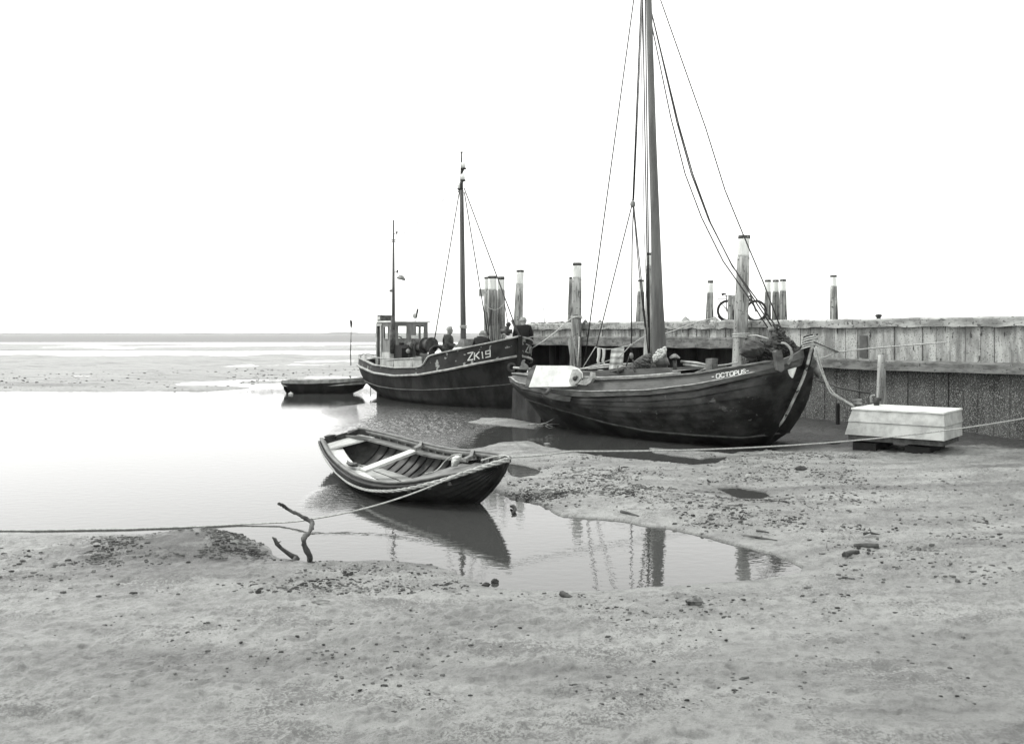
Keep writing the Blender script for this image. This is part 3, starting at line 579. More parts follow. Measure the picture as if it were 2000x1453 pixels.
GLY = {'O': [[(.15, .0), (.85, .0), (1, .2), (1, .8), (.85, 1), (.15, 1), (0, .8), (0, .2), (.15, 0)]], 'C': [[(1, .2), (.85, 0), (.2, 0), (0, .2), (0, .8), (.2, 1), (.85, 1), (1, .8)]],
       'T': [[(0, 0), (1, 0)], [(.5, 0), (.5, 1)]], 'P': [[(0, 1), (0, 0), (.8, 0), (1, .15), (1, .4), (.8, .55), (0, .55)]], 'U': [[(0, 0), (0, .8), (.2, 1), (.8, 1), (1, .8), (1, 0)]],
       'S': [[(1, .15), (.8, 0), (.2, 0), (0, .15), (0, .35), (.2, .5), (.8, .5), (1, .65), (1, .85), (.8, 1), (.2, 1), (0, .85)]], '-': [[(0, .5), (1, .5)]],
       'Z': [[(0, 0), (1, 0), (0, 1), (1, 1)]], 'K': [[(0, 0), (0, 1)], [(1, 0), (0, .6)], [(.3, .45), (1, 1)]], '1': [[(.4, 0), (.6, 1)]], '9': [[(1, .5), (0, .5), (0, 0), (1, 0), (1, 1), (0, 1)]]}

# ---------------------------------------------------------------- trawler
fr = T = Frame(-.80, 34.4, 52)
tr = thing('fishing_cutter', T.p(4.6, 0, 0), 'dark fishing cutter ZK19 with wheelhouse, winch and chipped paint moored at the quay end', 'fishing boat', rz=R(-52))
T0 = [(700, 700), (704, 701.5), (730, 714), (770, 719.5), (812, 719), (822, 717), (829, 712), (833, 703), (838, 696.5), (860, 691), (900, 682.5), (960, 670), (1014, 658)]
T1 = [(700, 713), (704, 716), (730, 728), (770, 734), (820, 732), (880, 721.6), (940, 709), (1012, 695.5), (1050, 690)]
PL = (.45, 2.3, 2.8, 2.2, 1.6)
L0 = hline(T, 0, 12.3, 1.80, PL, T0, n=110); L1 = hline(T, .06, 12.32, 1.85, (.45, 2.3, 2.6, 2.2, 1.6), T1, n=110)
# the far side of the bow keeps the near side's heights, dropping to the quarter as the sheer does
L2 = hline(T, .13, 12.05, 1.82, (.45, 2.1, 2.0, 2.2, 1.5), z=lambda t: .0, n=110)
L2 = [(s, l, lerp(a[2], 0, .34)) for (s, l, _), a in zip(L2, L1)]
L3 = [(s, l, lerp(a[2], 0, .68)) for (s, l, _), a in zip(hline(T, .2, 11.6, 1.74, (.45, 2.0, 1.6, 2.1, 1.3), z=lambda t: 0, n=110), L1)]
L4 = hline(T, .28, 10.9, 1.60, (.45, 1.8, 1.3, 1.9, 1.1), z=lambda t: .02 + .10 * t * t, n=110)
L5 = hline(T, .5, 10.3, .8, (.48, 1.9, 1.1, 1.9, 1.0), z=lambda t: -.30, n=110)
L6 = hline(T, .6, 10.2, .03, (.48, 2, 1, 2, 1), z=lambda t: -.45, n=110)
b = shell(MB(), T, cross_smooth([L1, L2, L3, L4, L5, L6], 4)); b.build('hull', M_hull_black, tr, fix=True)
b = MB(); IN = [(s + (.10 if i < 60 else -.10), max(l - .09, 0), z) for i, (s, l, z) in enumerate(L0)]
shell(b, T, [L1, between(L0, L1, .5), L0, IN, [(s, l, a[2] - .1) for (s, l, _), a in zip(IN, L1)]], False); b.build('bulwark', M_bulwark, tr)
b = MB(); b.grid([mirror(T, [(s, l, a[2] + .0) for (s, l, _), a in zip(IN, L1)], 1), mirror(T, [(s, 0, a[2] + .04) for (s, l, _), a in zip(IN, L1)], 1), mirror(T, [(s, l, a[2] + .0) for (s, l, _), a in zip(IN, L1)], -1)]); b.build('deck', M_deckwood, tr)
rail(MB(), T, L0, .15, .055, -.03, .025).build('cap_rail', M_light_trim, tr)
rail(MB(), T, L1, .11, .085, .03, 0).build('rubbing_strake', M_light_trim, tr)
kn = cross_smooth([L1, L2, L3, L4, L5], 4)
rail(MB(), T, kn[6], .035, .03, .012, 0).build('bilge_strake', mat('worn_strake', .10, .2, 6, rough=.6), tr)
b = MB(); b.sweep([T.p(-.05, 0, 2.72), T.p(-.03, 0, 2.0), T.p(.06, 0, 1.2), T.p(.2, 0, .4), T.p(.32, 0, -.3)], .16, .16); b.build('stem_post', M_hull_black, tr)
b = MB()                                            # rudder and keel under the counter
b.prism([T.p(10.0, .04, -.4), T.p(11.0, .04, -.4), T.p(11.1, .04, .25), T.p(10.2, .04, .3)], T.N * -.08); b.build('rudder', M_hull_black, tr)
f = surf_px(T, L0, L1); b = MB()
def glyph(ch, x, y, w, h, sl): return [[(x + gx * w, y + gy * h + gx * w * sl) for gx, gy in S] for S in GLY[ch]]
for ch, x, y, w, h in (('Z', 914, 690, 10, 14), ('K', 927, 689, 9, 13.5), ('1', 939, 688, 7, 12.5), ('9', 949, 686, 8.5, 12)): letters(b, f, glyph(ch, x, y, w, h, -.22), 1.9)
b.build('registration_number', M_white, tr)
# port bow letters, painted on the far side of the stem
b = MB(); PA = mirror(T, L0, -1); PB = mirror(T, L1, -1)
def fport(u, v, out):
    acc = 0; i = 0
    while i < len(PA) - 2 and acc + (PA[i + 1] - PA[i]).length < u: acc += (PA[i + 1] - PA[i]).length; i += 1
    t = (u - acc) / (PA[i + 1] - PA[i]).length; p = PA[i].lerp(PA[i + 1], t).lerp(PB[i].lerp(PB[i + 1], t), v); n = (PA[i + 1] - PA[i]).cross(PB[i] - PA[i]).normalized()
    if n.dot(T.N) > 0: n = -n
    return p + n * out
x = .55
for ch, w in (('Z', .2), ('K', .18), ('1', .14), ('9', .2)):
    xx = 1.75 - (x - .5)
    letters(b, fport, [[(x - .15 + gx * w, .28 + gy * .42) for gx, gy in S] for S in GLY[ch]], .05); x += w + .08
b.build('registration_number', M_light_trim, tr)
# stern pipe rail
RT = [(706, 693), (710, 691), (730, 698), (770, 701.5), (800, 700), (834, 697)]
RL = [q for q in hline(T, 0, 12.3, 1.78, PL, RT, n=110) if q[0] > T.s_at(836, 1.5)]
b = MB(); P = mirror(T, RL, 1) + mirror(T, RL, -1)[::-1][1:]; b.tube(P, .028, 6)
for i in range(4, len(P) - 2, 9):
    q = P[i]; b.tube([q, Vector((q.x, q.y, q.z - .42))], .02, 5)
b.build('stern_rail', M_light_trim, tr)
# pale inner bulwark panels amidships seen through the rail
b = MB(); LL = [(s, l - .42, HC - (np.interp(colpx(T.p(s, l - .4, 0)), [704, 736, 770, 836], [706, 706, 702, 700]) - HY) * T.p(s, l, 0).y / F) for s, l, z in hline(T, 0, 12.3, 1.78, PL, T0, n=110) if T.s_at(836, 1.1) < s < T.s_at(745, 1.1)]
b.grid([mirror(T, LL, 1), mirror(T, [(s, l, z - .6) for s, l, z in LL], 1)], smooth=False); b.grid([mirror(T, [(s, l - .04, z) for s, l, z in LL], 1), mirror(T, [(s, l - .04, z - .6) for s, l, z in LL], 1)], smooth=False)
b.sweep(mirror(T, LL, 1), .06, .04); b.build('engine_casing', M_cream, tr)
# wheelhouse
wl = .95
sF, sA = T.s_at(834, 0), T.s_at(737, wl)
zr = 3.30; zb_ = 1.25
sF = 8.07; sA = 9.42
wh = MB()
def wall(b, p0, p1, z0, z1, holes, th=.05):
    """board wall with real openings; holes = (u0,u1,z0,z1) along the wall"""
    p0 = Vector(p0); p1 = Vector(p1); L = (p1 - p0).length; d = (p1 - p0) / L; n = d.cross(Vector((0, 0, 1)))
    xs = sorted({0, L, *[h[0] for h in holes], *[h[1] for h in holes]}); zs = sorted({z0, z1, *[h[2] for h in holes], *[h[3] for h in holes]})
    for i in range(len(xs) - 1):
        for j in range(len(zs) - 1):
            mx_, mz = (xs[i] + xs[i + 1]) / 2, (zs[j] + zs[j + 1]) / 2
            if any(h[0] < mx_ < h[1] and h[2] < mz < h[3] for h in holes): continue
            b.box(p0 + d * mx_ + Vector((0, 0, mz - p0.z)), d * (xs[i + 1] - xs[i]) / 2, n * th / 2, (0, 0, (zs[j + 1] - zs[j]) / 2))
# side facing us runs fore and aft; the side facing right is the front
A = T.p(sA, .9, 0); B_ = T.p(sF, .9, 0); Cc = T.p(sF, -.9, 0); Dd = T.p(sA, -.9, 0)
side = [(.08, .36, 1.3, 3.14), (.72, 1.08, 2.58, 3.1)]
front = [(.30, .74, 2.60, 3.17), (1.20, 1.36, 2.62, 3.17), (1.44, 1.62, 2.55, 3.17)]
b = MB(); wall(b, A, B_, zb_, zr, side); wall(b, B_, Cc, zb_, zr, front)
wall(b, Cc, Dd, zb_, zr, [(.15, 1.15, 2.4, 3.12)]); wall(b, Dd, A, zb_, zr, [(.12, .75, 2.4, 3.15), (.95, 1.6, 2.4, 3.15)])
whs = b.build('wheelhouse', M_house, tr)
b = MB(); c = T.p((sF + sA) / 2, 0, zr + .035); b.box(c, T.H * ((sA - sF) / 2 + .09), T.N * 1.0, (0, 0, .035)); rf = b.build('roof', M_white, tr)
def frame_rect(b, p0, d, u0, u1, z0, z1, n, w=.045):
    for (a0, a1, c0, c1) in ((u0 - w, u1 + w, z0 - w, z0), (u0 - w, u1 + w, z1, z1 + w), (u0 - w, u0, z0, z1), (u1, u1 + w, z0, z1)):
        b.box(Vector(p0) + d * (a0 + a1) / 2 + Vector((0, 0, (c0 + c1) / 2)) + n * .035, d * (a1 - a0) / 2, n * .012, (0, 0, (c1 - c0) / 2))
dS = (B_ - A).normalized(); dF = (Cc - B_).normalized()
for (p0, d, n, hs) in ((A, dS, T.N, side[1:]), (B_, dF, T.H, front)):
    for h in hs:
        b = MB(); frame_rect(b, p0, d, *h, n); w_ = b.build('window', M_house, tr)
        g = MB(); g.box(Vector(p0) + d * (h[0] + h[1]) / 2 + Vector((0, 0, (h[2] + h[3]) / 2)), d * (h[1] - h[0]) / 2, n * .003, (0, 0, (h[3] - h[2]) / 2)); g.build('pane', M_glass, w_)
b = MB(); b.box(B_ + dF * 1.12 + Vector((0, 0, 2.66)) + T.H * .06, dF * .19, T.H * .012, (0, 0, .07)); b.build('sign_plate', M_white, tr)
b = MB(); b.box(A + dS * .48 + Vector((0, 0, 2.22)) + T.N * .06, dS * .05, T.N * .02, (0, 0, .96)); b.box(A + dS * .05 + Vector((0, 0, 2.22)) + T.N * .05, dS * .04, T.N * .02, (0, 0, .96)); b.box(A + dS * .28 + Vector((0, 0, 3.2)) + T.N * .05, dS * .27, T.N * .02, (0, 0, .05))
dr = b.build('door_frame', M_cream, tr)
b = MB(); b.torus(T.p(sA - .6, .2, 2.35), T.H, .34, .025, 20, 6); [b.tube([T.p(sA - .6, .2, 2.35), T.p(sA - .6, .2 + .4 * math.cos(a), 2.35 + .4 * math.sin(a))], .015, 4) for a in [k * math.pi / 3 for k in range(6)]]; b.build('steering_wheel', M_deckwood, tr)
b = MB(); b.box(T.p(sA - .12, .55, zr + .2), T.H * .18, T.N * .3, (0, 0, .13)); lb = b.build('lamp_box', M_iron, tr); b = MB(); b.box(T.p(sA - .12, .86, zr + .2), T.H * .1, T.N * .012, (0, 0, .07)); b.build('lens', M_cream, lb)
b = MB(); c = T.at(811, 617, .3); b.torus(c, (.6, -1, 0), .10, .02, 16, 5); b.ball(c, .09, 6, (1, .4, 1)); b.tube([c, Vector((c.x, c.y, zr))], .015, 5); b.build('searchlight', M_white, tr)
b = MB(); c = T.at(816, 604, .3); b.tube([c + Vector((-.08, 0, -.38)), c + Vector((-.02, 0, -.1)), c + Vector((0, 0, .02))], [.02, .05, .04], 6); b.build('horn', M_iron, tr)
b = MB(); q = T.at(769, 690, .96); z0 = T.at(769, 430, .96); b.tube([q, z0.lerp(q, .04), z0], [.085, .04, .035][0:3], 8)
b = MB(); q = T.at(768.5, 700, .98); top = T.at(768.5, 430, .98); b.tube([Vector((q.x, q.y, 1.6)), Vector((q.x, q.y, 4)), Vector((top.x, top.y, top.z))], [.075, .07, .035], 10); pm = b.build('wheelhouse_pole', M_mast_dark, tr)
b = MB(); c = T.at(783, 545, .98); b.tube([T.at(769, 531, .98), T.at(776, 533, .98), T.at(781, 538, .98)], .015, 5); rows = []
for r_, dz in ((.03, .16), (.08, .14), (.17, .06), (.20, -.03), (.0, -.03)): rows.append([c + Vector((math.cos(a) * r_ + dz * .25, math.sin(a) * r_, dz + math.cos(a) * r_ * -.25)) for a in [k * .5236 for k in range(12)]])
b.grid(rows, cv=True); b.build('floodlight', M_iron_pale, tr)
for x, y in ((775, 455), (776, 530)): b = MB(); c = T.at(x, y, .98); b.tube([c - Vector((0, 0, .06)), c + Vector((0, 0, .06))], [.03, .05], 6); b.tube([c, T.at(769, y + 3, .98)], .012, 4); b.build('pole_fitting', M_iron, tr)
b = MB(); b.tube([T.at(764, 469, .98), T.at(773, 469, .98)], .02, 5); b.tube([T.at(764, 472, .98), T.at(773, 472, .98)], .02, 5); b.build('pole_fitting', M_iron, tr)
MB().ball(T.at(764, 568, .98), .09, 6, (1, 1, .7)).build('deck_lamp', M_iron_pale, tr)
b = MB(); q = T.at(767, 690, 1.1); b.tube([q, Vector((q.x, q.y, HC - (644 - HY) * q.y / F))], .13, 12); b.tube([Vector((q.x, q.y, 2.6)), Vector((q.x, q.y, HC - (617 - HY) * q.y / F))], .075, 10); b.build('exhaust_pipe', M_iron, tr)
# mast
b = MB(); mt = T.at(901.5, 372, 0); mb_ = T.at(905, 668, 0); b.tube([Vector((mb_.x, mb_.y, 1.5)), mb_, mt], [.125, .12, .085], 12)
b.tube([mt, T.at(901.5, 300, 0)], [.07, .03], 8); b.tube([T.at(901.5, 300, 0), T.at(901.5, 297, 0)], [.03, .07], 8); b.build('mast', M_mast_dark, tr)
for x, y in ((905, 323), (904, 346), (898.5, 363)):
    c = T.at(x, y, .0); b = MB(); b.tube([c - Vector((0, 0, .17)), c - Vector((0, 0, .12))], [.11, .13], 10); b.tube([c - Vector((0, 0, .15)), c + Vector((-.05, 0, -.28))], .05, 6); lb = b.build('mast_light', M_iron, tr)
    MB().tube([c - Vector((0, 0, .12)), c + Vector((0, 0, .10)), c + Vector((0, 0, .12))], [.09, .085, .05], 10).build('lens', M_white, lb)
b = MB(); c = T.at(905, 664, .0)
b.prism([T.at(883, 690, .25), T.at(908, 690, .25), T.at(906, 662, .25), T.at(899, 662, .25)], T.N * -.5); b.build('mast_casing', M_iron_pale, tr)
b = MB(); b.torus(T.at(905, 637, 0), (0, 0, 1), .14, .035, 16, 6); b.torus(T.at(905, 640, 0), (0.1, 0, 1), .14, .03, 16, 6); b.build('mast_lashing', M_rope, tr)
b = MB(); b.tube([T.at(897, 376, 0), T.at(849, 662, 1.45)], .024, 5); b.build('stay', M_wire, tr)
b = MB(); b.tube([T.at(907, 376, 0), T.at(954, 662, -1.0)], .024, 5); b.build('stay', M_wire, tr)
b = MB(); b.tube([T.at(906.5, 368, 0), T.at(986, 582, 0), T.at(1013, 655, 0)], .026, 5); b.build('stay', M_wire, tr)
b = MB(); b.tube([T.at(1000, 626, 0), T.at(1014, 657, 0)], .05, 6); b.build('stay', M_wire, tr)
b = MB(); b.tube([T.at(985, 590, 0), T.at(996, 655, -.6)], .018, 5); b.build('stay', M_wire, tr)
b = MB(); b.tube(sagline(T.at(896, 361, 0), T.at(774, 466, .98), .12), .014, 4); b.build('stay', M_wire, tr)
b = MB(); b.tube([T.at(763, 470, .98), T.at(745, 620, .8)], .011, 4); b.build('stay', M_wire, tr)
b = MB(); b.tube([T.at(902, 395, .1), T.at(903, 560, .12), T.at(909, 600, .15), T.at(908, 630, .1)], .014, 4); b.build('stay', M_wire, tr)
b = MB(); b.tube([T.at(951, 610, -.9), T.at(955, 655, -1)], .022, 5); b.build('stay', M_wire, tr)

# winch: two drums on a shaft, gear housing, motor box
wn = MB(); cL = T.at(833, 681, .55)
def drum(x0, y0, x1, y1, lat, r0, rf_, nm, m=M_iron):
    a = T.at(x0, y0, lat); c = T.at(x1, y1, lat); a = Vector(a); c = Vector((c.x, c.y, a.z)); b = MB(); d = (c - a).normalized()
    b.tube([a, c], r0, 18); b.tube([a - d * .02, a + d * .03], rf_, 22); b.tube([c - d * .03, c + d * .02], rf_, 22); return b.build(nm, m, tr)
drum(831, 674, 843, 674, .4, .24, .33, 'winch_drum'); drum(818, 679, 829, 679, .45, .17, .25, 'winch_drum'); drum(795, 674, 807, 674, .55, .12, .17, 'winch_drum', M_iron_pale)
b = MB(); c = T.at(812, 672, .5); b.tube([c - T.N * .12, c + T.N * .12], .24, 18); b.tube([c - T.N * .16, c + T.N * .16], .07, 10); b.box(c - Vector((0, 0, .35)), T.H * .17, T.N * .1, (0, 0, .3)); b.build('winch_gear', M_iron, tr)
b = MB(); c = T.at(826, 686, .3); b.box(Vector((c.x, c.y, 1.6)), T.H * .9, T.N * .35, (0, 0, .28)); c = T.at(800, 690, .7); b.box(Vector((c.x, c.y, 1.75)), T.H * .05, T.N * .1, (0, 0, .5)); b.build('winch_bed', M_iron, tr)
c = T.at(779, 692, 1.05); b = MB(); prof = [(-.33, -.3), (-.33, .26), (-.2, .40), (.2, .40), (.33, .26), (.33, -.3)]
b.prism([c + T.H * x + Vector((0, 0, z)) + T.N * .05 for x, z in prof], T.N * -.6); b.tube([c + T.H * -.12 + Vector((0, 0, .4)) - T.N * .2, c + T.H * -.12 + Vector((0, 0, .5)) - T.N * .2], .11, 10); b.build('motor_box', M_black, tr)
b = MB(); b.ball(T.at(797, 686, 1.25), .09, 7, (1, .6, 1.1)); b.build('valve_wheel', M_iron_pale, tr)
b = MB(); c = T.at(759, 706, 1.12); b.box(Vector((c.x, c.y, 1.66)), T.H * .35, T.N * .15, (0, 0, .34)); b.build('side_locker', M_cream, tr)
b = MB()
for k, (x, l) in enumerate(((852, .5), (856, .3), (860, .1))): c = T.at(x, 676, l); b.torus(Vector((c.x, c.y, 1.95)), T.H, .33, .055, 20, 6)
b.build('hose_coil', M_black, tr)
b = MB(); c = T.at(988, 655, -.2); b.tube([c, c + Vector((.05, 0, .35))], [.13, .10], 10); b.tube([c + Vector((-.2, 0, .15)), c + Vector((.25, 0, .15))], .09, 10); b.ball(c + Vector((.1, 0, .42)), .1, 6); b.build('anchor_windlass', M_iron, tr)
b = MB(); c = T.at(984, 660, .5); b.torus(c + Vector((0, 0, .02)), T.N, .12, .03, 14, 6, 0, math.pi); b.build('fairlead', M_iron_pale, tr)

# tyre hung on the bow
f = surf_px(T, L1, L2); tq = f(998, 717, .05); tq2 = f(992, 717, .05); tn = (tq2 - tq).cross(Vector((0, 0, 1)))
MB().torus(tq, tn, .135, .05, 24, 8).build('tyre_fender', mat('worn_tyre', .05, .12, 9, rough=.7), label='small black tyre hanging on the dark bow of the fishing cutter', cat='tyre')
b = MB(); b.box(T.at(1041, 657.5, -.1) , (.30, 0, .075), (0, .08, 0), (0, 0, .02)); b.build('loose_plank', M_light_trim, label='pale plank sticking out over the cutter bow toward the quay', cat='plank')
b = MB(); b.ball(T.at(897, 684, .9), .2, 8, (1.4, .8, .6)); b.ball(T.at(889, 687, .9), .16, 8, (1.2, .8, .5)); b.build('white_sack', M_white, label='pale sack lying at the mast foot beside the standing young man', cat='sack')

# ---------------------------------------------------------------- sailing barge
O = Frame(6.57, 22.1, 47)
oc = thing('sailing_barge', O.p(5, 0, 0), 'big dark wooden sailing barge named OCTOPUS aground on mud with tall mast and raked stem', 'sailing boat', rz=R(-47))
R0 = [(1000, 731), (1008, 731), (1060, 738), (1100, 741), (1170, 743), (1250, 740), (1312, 735), (1360, 731.5), (1431, 719), (1512, 706), (1528, 702.5), (1552, 693), (1572, 678), (1590, 664)]
R1 = [(1000, 737), (1012, 747), (1069, 759.6), (1151, 765), (1265, 762.5), (1360, 751), (1423, 739), (1512, 719), (1560, 703), (1585, 690)]
R2 = [(1003, 748), (1020, 759), (1069, 770), (1141, 776), (1265, 772), (1360, 762), (1433, 745.5), (1516, 727), (1560, 716), (1582, 704)]
R3 = [(1008, 768), (1018, 776), (1094, 800), (1189, 827), (1265, 842), (1360, 850), (1450, 855), (1510, 848), (1560, 800)]
R4 = [(1012, 790), (1065, 821), (1132, 840), (1198, 856), (1265, 866), (1360, 874), (1450, 879), (1510, 876)]
PO = (.55, 2.6, 2.8, 2.8, 1.9)
O0 = hline(O, .22, 10.45, 1.66, PO, R0); O1 = hline(O, .20, 10.55, 1.76, PO, R1); O2 = hline(O, .26, 10.5, 1.76, PO, R2)
O3 = hline(O, .95, 10.1, 1.56, (.52, 2.2, 3.2, 2.3, 1.5), R3); O4 = hline(O, 1.35, 9.6, .95, (.5, 1.6, 1.1, 2, 1.2), R4)
O5 = hline(O, 1.5, 9.2, .05, (.5, 2, 1, 2, 1), z=lambda t: -.35)
b = MB(); mid = lambda A, B_, k, bulge: [(s, l + bulge * l / 1.7 + (.27 * 4 * k * (1 - k) * math.exp(-((s - 1.0) / 1.1) ** 2) if l > .03 else 0), z) for s, l, z in between(A, B_, k)]
NSK = 6; bul = lambda k: .13 * 4 * k * (1 - k)
def skl(k, o): return [(s, l + (o if l > .03 else 0), z) for s, l, z in mid(O2, O3, k, bul(k))]
for k in range(NSK):
    k0, k1 = k / NSK, (k + 1) / NSK; shell(b, O, [skl(k0, .0), skl((k0 + k1) / 2, .010), skl(k1, .020)]); shell(b, O, [skl(k1, .020), skl(k1, .0)], False)
shell(b, O, [O3, between(O3, O4, .5), O4, O5]); b.build('hull', M_oct_hull, oc)
b = MB(); OI = [(s + (.12 if i < 32 else -.12), max(l - .10, 0), z) for i, (s, l, z) in enumerate(O0)]
OD = [(s, l * .97, z - .26) for s, l, z in OI]
shell(b, O, [O1, O0, OI, OD], False); b.build('bulwark', M_oct_upper, oc)
b = MB(); b.grid([mirror(O, OD, 1), mirror(O, [(s, 0, z + .05) for s, l, z in OD], 1), mirror(O, OD, -1)]); b.build('deck', M_deckwood, oc)
b = MB(); shell(b, O, [O1, [(s, l + .055 if l > .02 else l, z - .0) for s, l, z in O1], [(s, l + .05 if l > .02 else l, z + .01) for s, l, z in O2], O2], False); b.build('wale', M_oct_wale, oc)
rail(MB(), O, O0[9:], .17, .05, -.03, .025).build('cap_rail', mat('worn_rail', .16, .28, 5, rough=.7), oc)
rail(MB(), O, [(s, l, z) for s, l, z in O1 if s > .9], .05, .028, .05, .012).build('white_line', M_light_trim, oc)
rail(MB(), O, O3[4:-3], .05, .05, .015, 0).build('chine_strake', mat('chine_wood', .035, .09, 5, rough=.7), oc)
# stem
dpt = lambda z: .26 if z > 2.6 else (.26 + (2.6 - z) * .5 if z > 2.3 else .41)
SP = [(1594, 652), (1586, 687), (1573.6, 732), (1557, 771), (1533, 819), (1510, 847), (1490, 872)]
S3 = []
for x, y in SP:
    u = (x - CX) / F; s = (6.57 - 22.1 * u) / (.682 + .731 * u); q = O.p(s, 0, 0); S3.append((s, HC - (y - HY) * q.y / F))
S3 = [(p.x, p.z) for p in catmull([Vector((s, 0, z)) for s, z in S3], 5)]
b = MB()
for sg in (1, -1): b.grid([[O.p(s, sg * .085, z) for s, z in S3], [O.p(s + dpt(z), sg * .13, z - .06) for s, z in S3]], smooth=True)
b.grid([[O.p(s, -.085, z) for s, z in S3], [O.p(s, .085, z) for s, z in S3]]); b.grid([[O.p(s + dpt(z), -.13, z - .06) for s, z in S3], [O.p(s + dpt(z), .13, z - .06) for s, z in S3]])
b.add([O.p(S3[0][0], -.085, S3[0][1]), O.p(S3[0][0], .085, S3[0][1]), O.p(S3[0][0] + dpt(9), .13, S3[0][1] - .06), O.p(S3[0][0] + dpt(9), -.13, S3[0][1] - .06)], [(0, 1, 2, 3)])
b.build('stem_post', M_oct_hull, oc)
b = MB(); rows = [[O.p(s - .03, .035, z), O.p(s - .03, .085, z), O.p(s + .02, .1, z), O.p(s + .02, .03, z)] for s, z in S3]; b.grid(rows, cv=True); b.build('stem_iron', mat('scraped_stem_edge', .3, .6, 4, (1, 1, 1), .6, .3, spot=.05, spot_at=.60, spot_scale=6), oc)
# rudder and deadwood at the stern
b = MB(); b.prism([O.p(9.6, .05, -.3), O.p(10.95, .05, -.25), O.p(10.9, .05, 1.0), O.p(10.6, .05, 1.5), O.p(10.3, .05, 1.5), O.p(9.5, .05, .5)], O.N * -.1); b.build('rudder', mat('grey_rudder', .02, .065, 3, (1, 1, .4), .7, .4), oc)
b = MB(); b.tube([O.at(1048, 722, -.2), O.at(1003, 718, -.1)], [.05, .035], 8); b.build('tiller', M_light_trim, oc)
b = MB(); c = O.at(1023, 722, 0)
b.prism([c + Vector((x * .0165, 0, z * .0165)) for x, z in ((-8, 1), (-9, 5), (-6, 8), (-5, 14), (-2, 19), (2, 20), (3, 17), (1, 14), (4, 11), (7, 9), (9, 5), (8, 1))], (0, .08, 0)); b.build('rudder_head_ornament', M_iron_pale, oc)
b = MB(); b.box((O.at(1118, 690, -.9)) , (.09, 0, 0.0), (0, .09, 0), (-.07, 0, .46)); b.box(O.at(1112, 659, -.9), (.09, 0, 0), (0, .09, 0), (0, 0, .03)); b.build('stern_timber', M_post_pale, oc)
# mast
mf = O.at(1288, 716, 0); sM = O.s_at(1288, 0)
def MP(x, y): return O.at(x, y, 0)
b = MB(); mtop = Vector((mf.x - .55, mf.y + .03, 15.2)); pts = [Vector((MP(1290, 716).x, mf.y, 1.5)), MP(1288, 690), MP(1284.5, 600), MP(1280, 440), MP(1275, 290), MP(1271, 138)]
e = (pts[-1] - pts[-2]); pts += [pts[-1] + e * (3.0 / e.length), pts[-1] + e * (5.2 / e.length)]
b.tube(pts, [.235, .20, .165, .128, .112, .092, .075, .05], 18); b.build('mast', M_mast, oc)
MB().tube([pts[1] - Vector((0, 0, .32)), pts[1] - Vector((0, 0, .12))], [.30, .22], 12).build('mast_step', M_mast, oc)
head = pts[-2]; mid_ = pts[-3]
# parrel beads
bd = MB(); rr = random.Random(5)
for k in range(4):
    P = [(1270, 714 - k * 4), (1278, 706 - k * 4), (1287, 699 - k * 4.5), (1295, 693 - k * 3.5), (1299, 689 - k * 3)]
    Q_ = catmull([O.at(x, y, .30) for x, y in P], 2)
    for q in Q_[::1]: bd.ball(q + Vector((rr.uniform(-.012, .012), 0, rr.uniform(-.012, .012))), .045, 5)
bd.build('parrel_beads', mat('pale_wooden_beads', .5, .68, 10, rough=.6), oc)
# coaming / low cabin
b = MB(); s0, s1 = 3.45, 6.15; z0, z1 = 1.93, 1.77; w_ = 1.26
for sg in (1, -1): b.prism([O.p(s0 - .22, sg * w_, z0 - .25), O.p(s0, sg * w_, z0), O.p(s1, sg * w_, z1), O.p(s1, sg * w_, z1 - .5), O.p(s0 - .22, sg * w_, z0 - .5)], O.N * sg * -.09)
b.build('cabin_coaming', M_oct_upper, oc)
b = MB(); b.grid([[O.p(s, l, lerp(z0, z1, (s - s0) / (s1 - s0)) - .12 + .05 * (1 - (l / w_) ** 2)) for l in [w_ * (k / 4 - 1) * .97 for k in range(9)]] for s in [lerp(s0 - .1, s1, k / 6) for k in range(7)]]); b.build('hatch_top', mat('hatch_paint', .14, .24, 4, rough=.7), oc)
rail(MB(), O, [q for q in O0 if 2.9 < q[0] < 7.0], .10, .05, -.10, .075, both=False).build('rail_capping', M_light_trim, oc)
# name
f = surf_px(O, O0, O1); b = MB(); x = 1399.5; base = lambda x: 739.2 - (x - 1399) * .171; hh = 8.0
letters(b, f, [[(1391, 736.6), (1394.5, 736.0)]], 1.3, .016)
for ch, w in (('O', 7), ('C', 6.5), ('T', 7), ('O', 7), ('P', 5.6), ('U', 6), ('S', 5.4)):
    letters(b, f, [[(x + gx * w, base(x + gx * w) - hh + gy * hh) for gx, gy in S] for S in GLY[ch]], 1.45, .016); x += w + 2.0
letters(b, f, [[(x + .5, base(x) - 4.2), (x + 4, base(x) - 4.8)]], 1.3, .016)
b.build('name_lettering', M_white, oc)
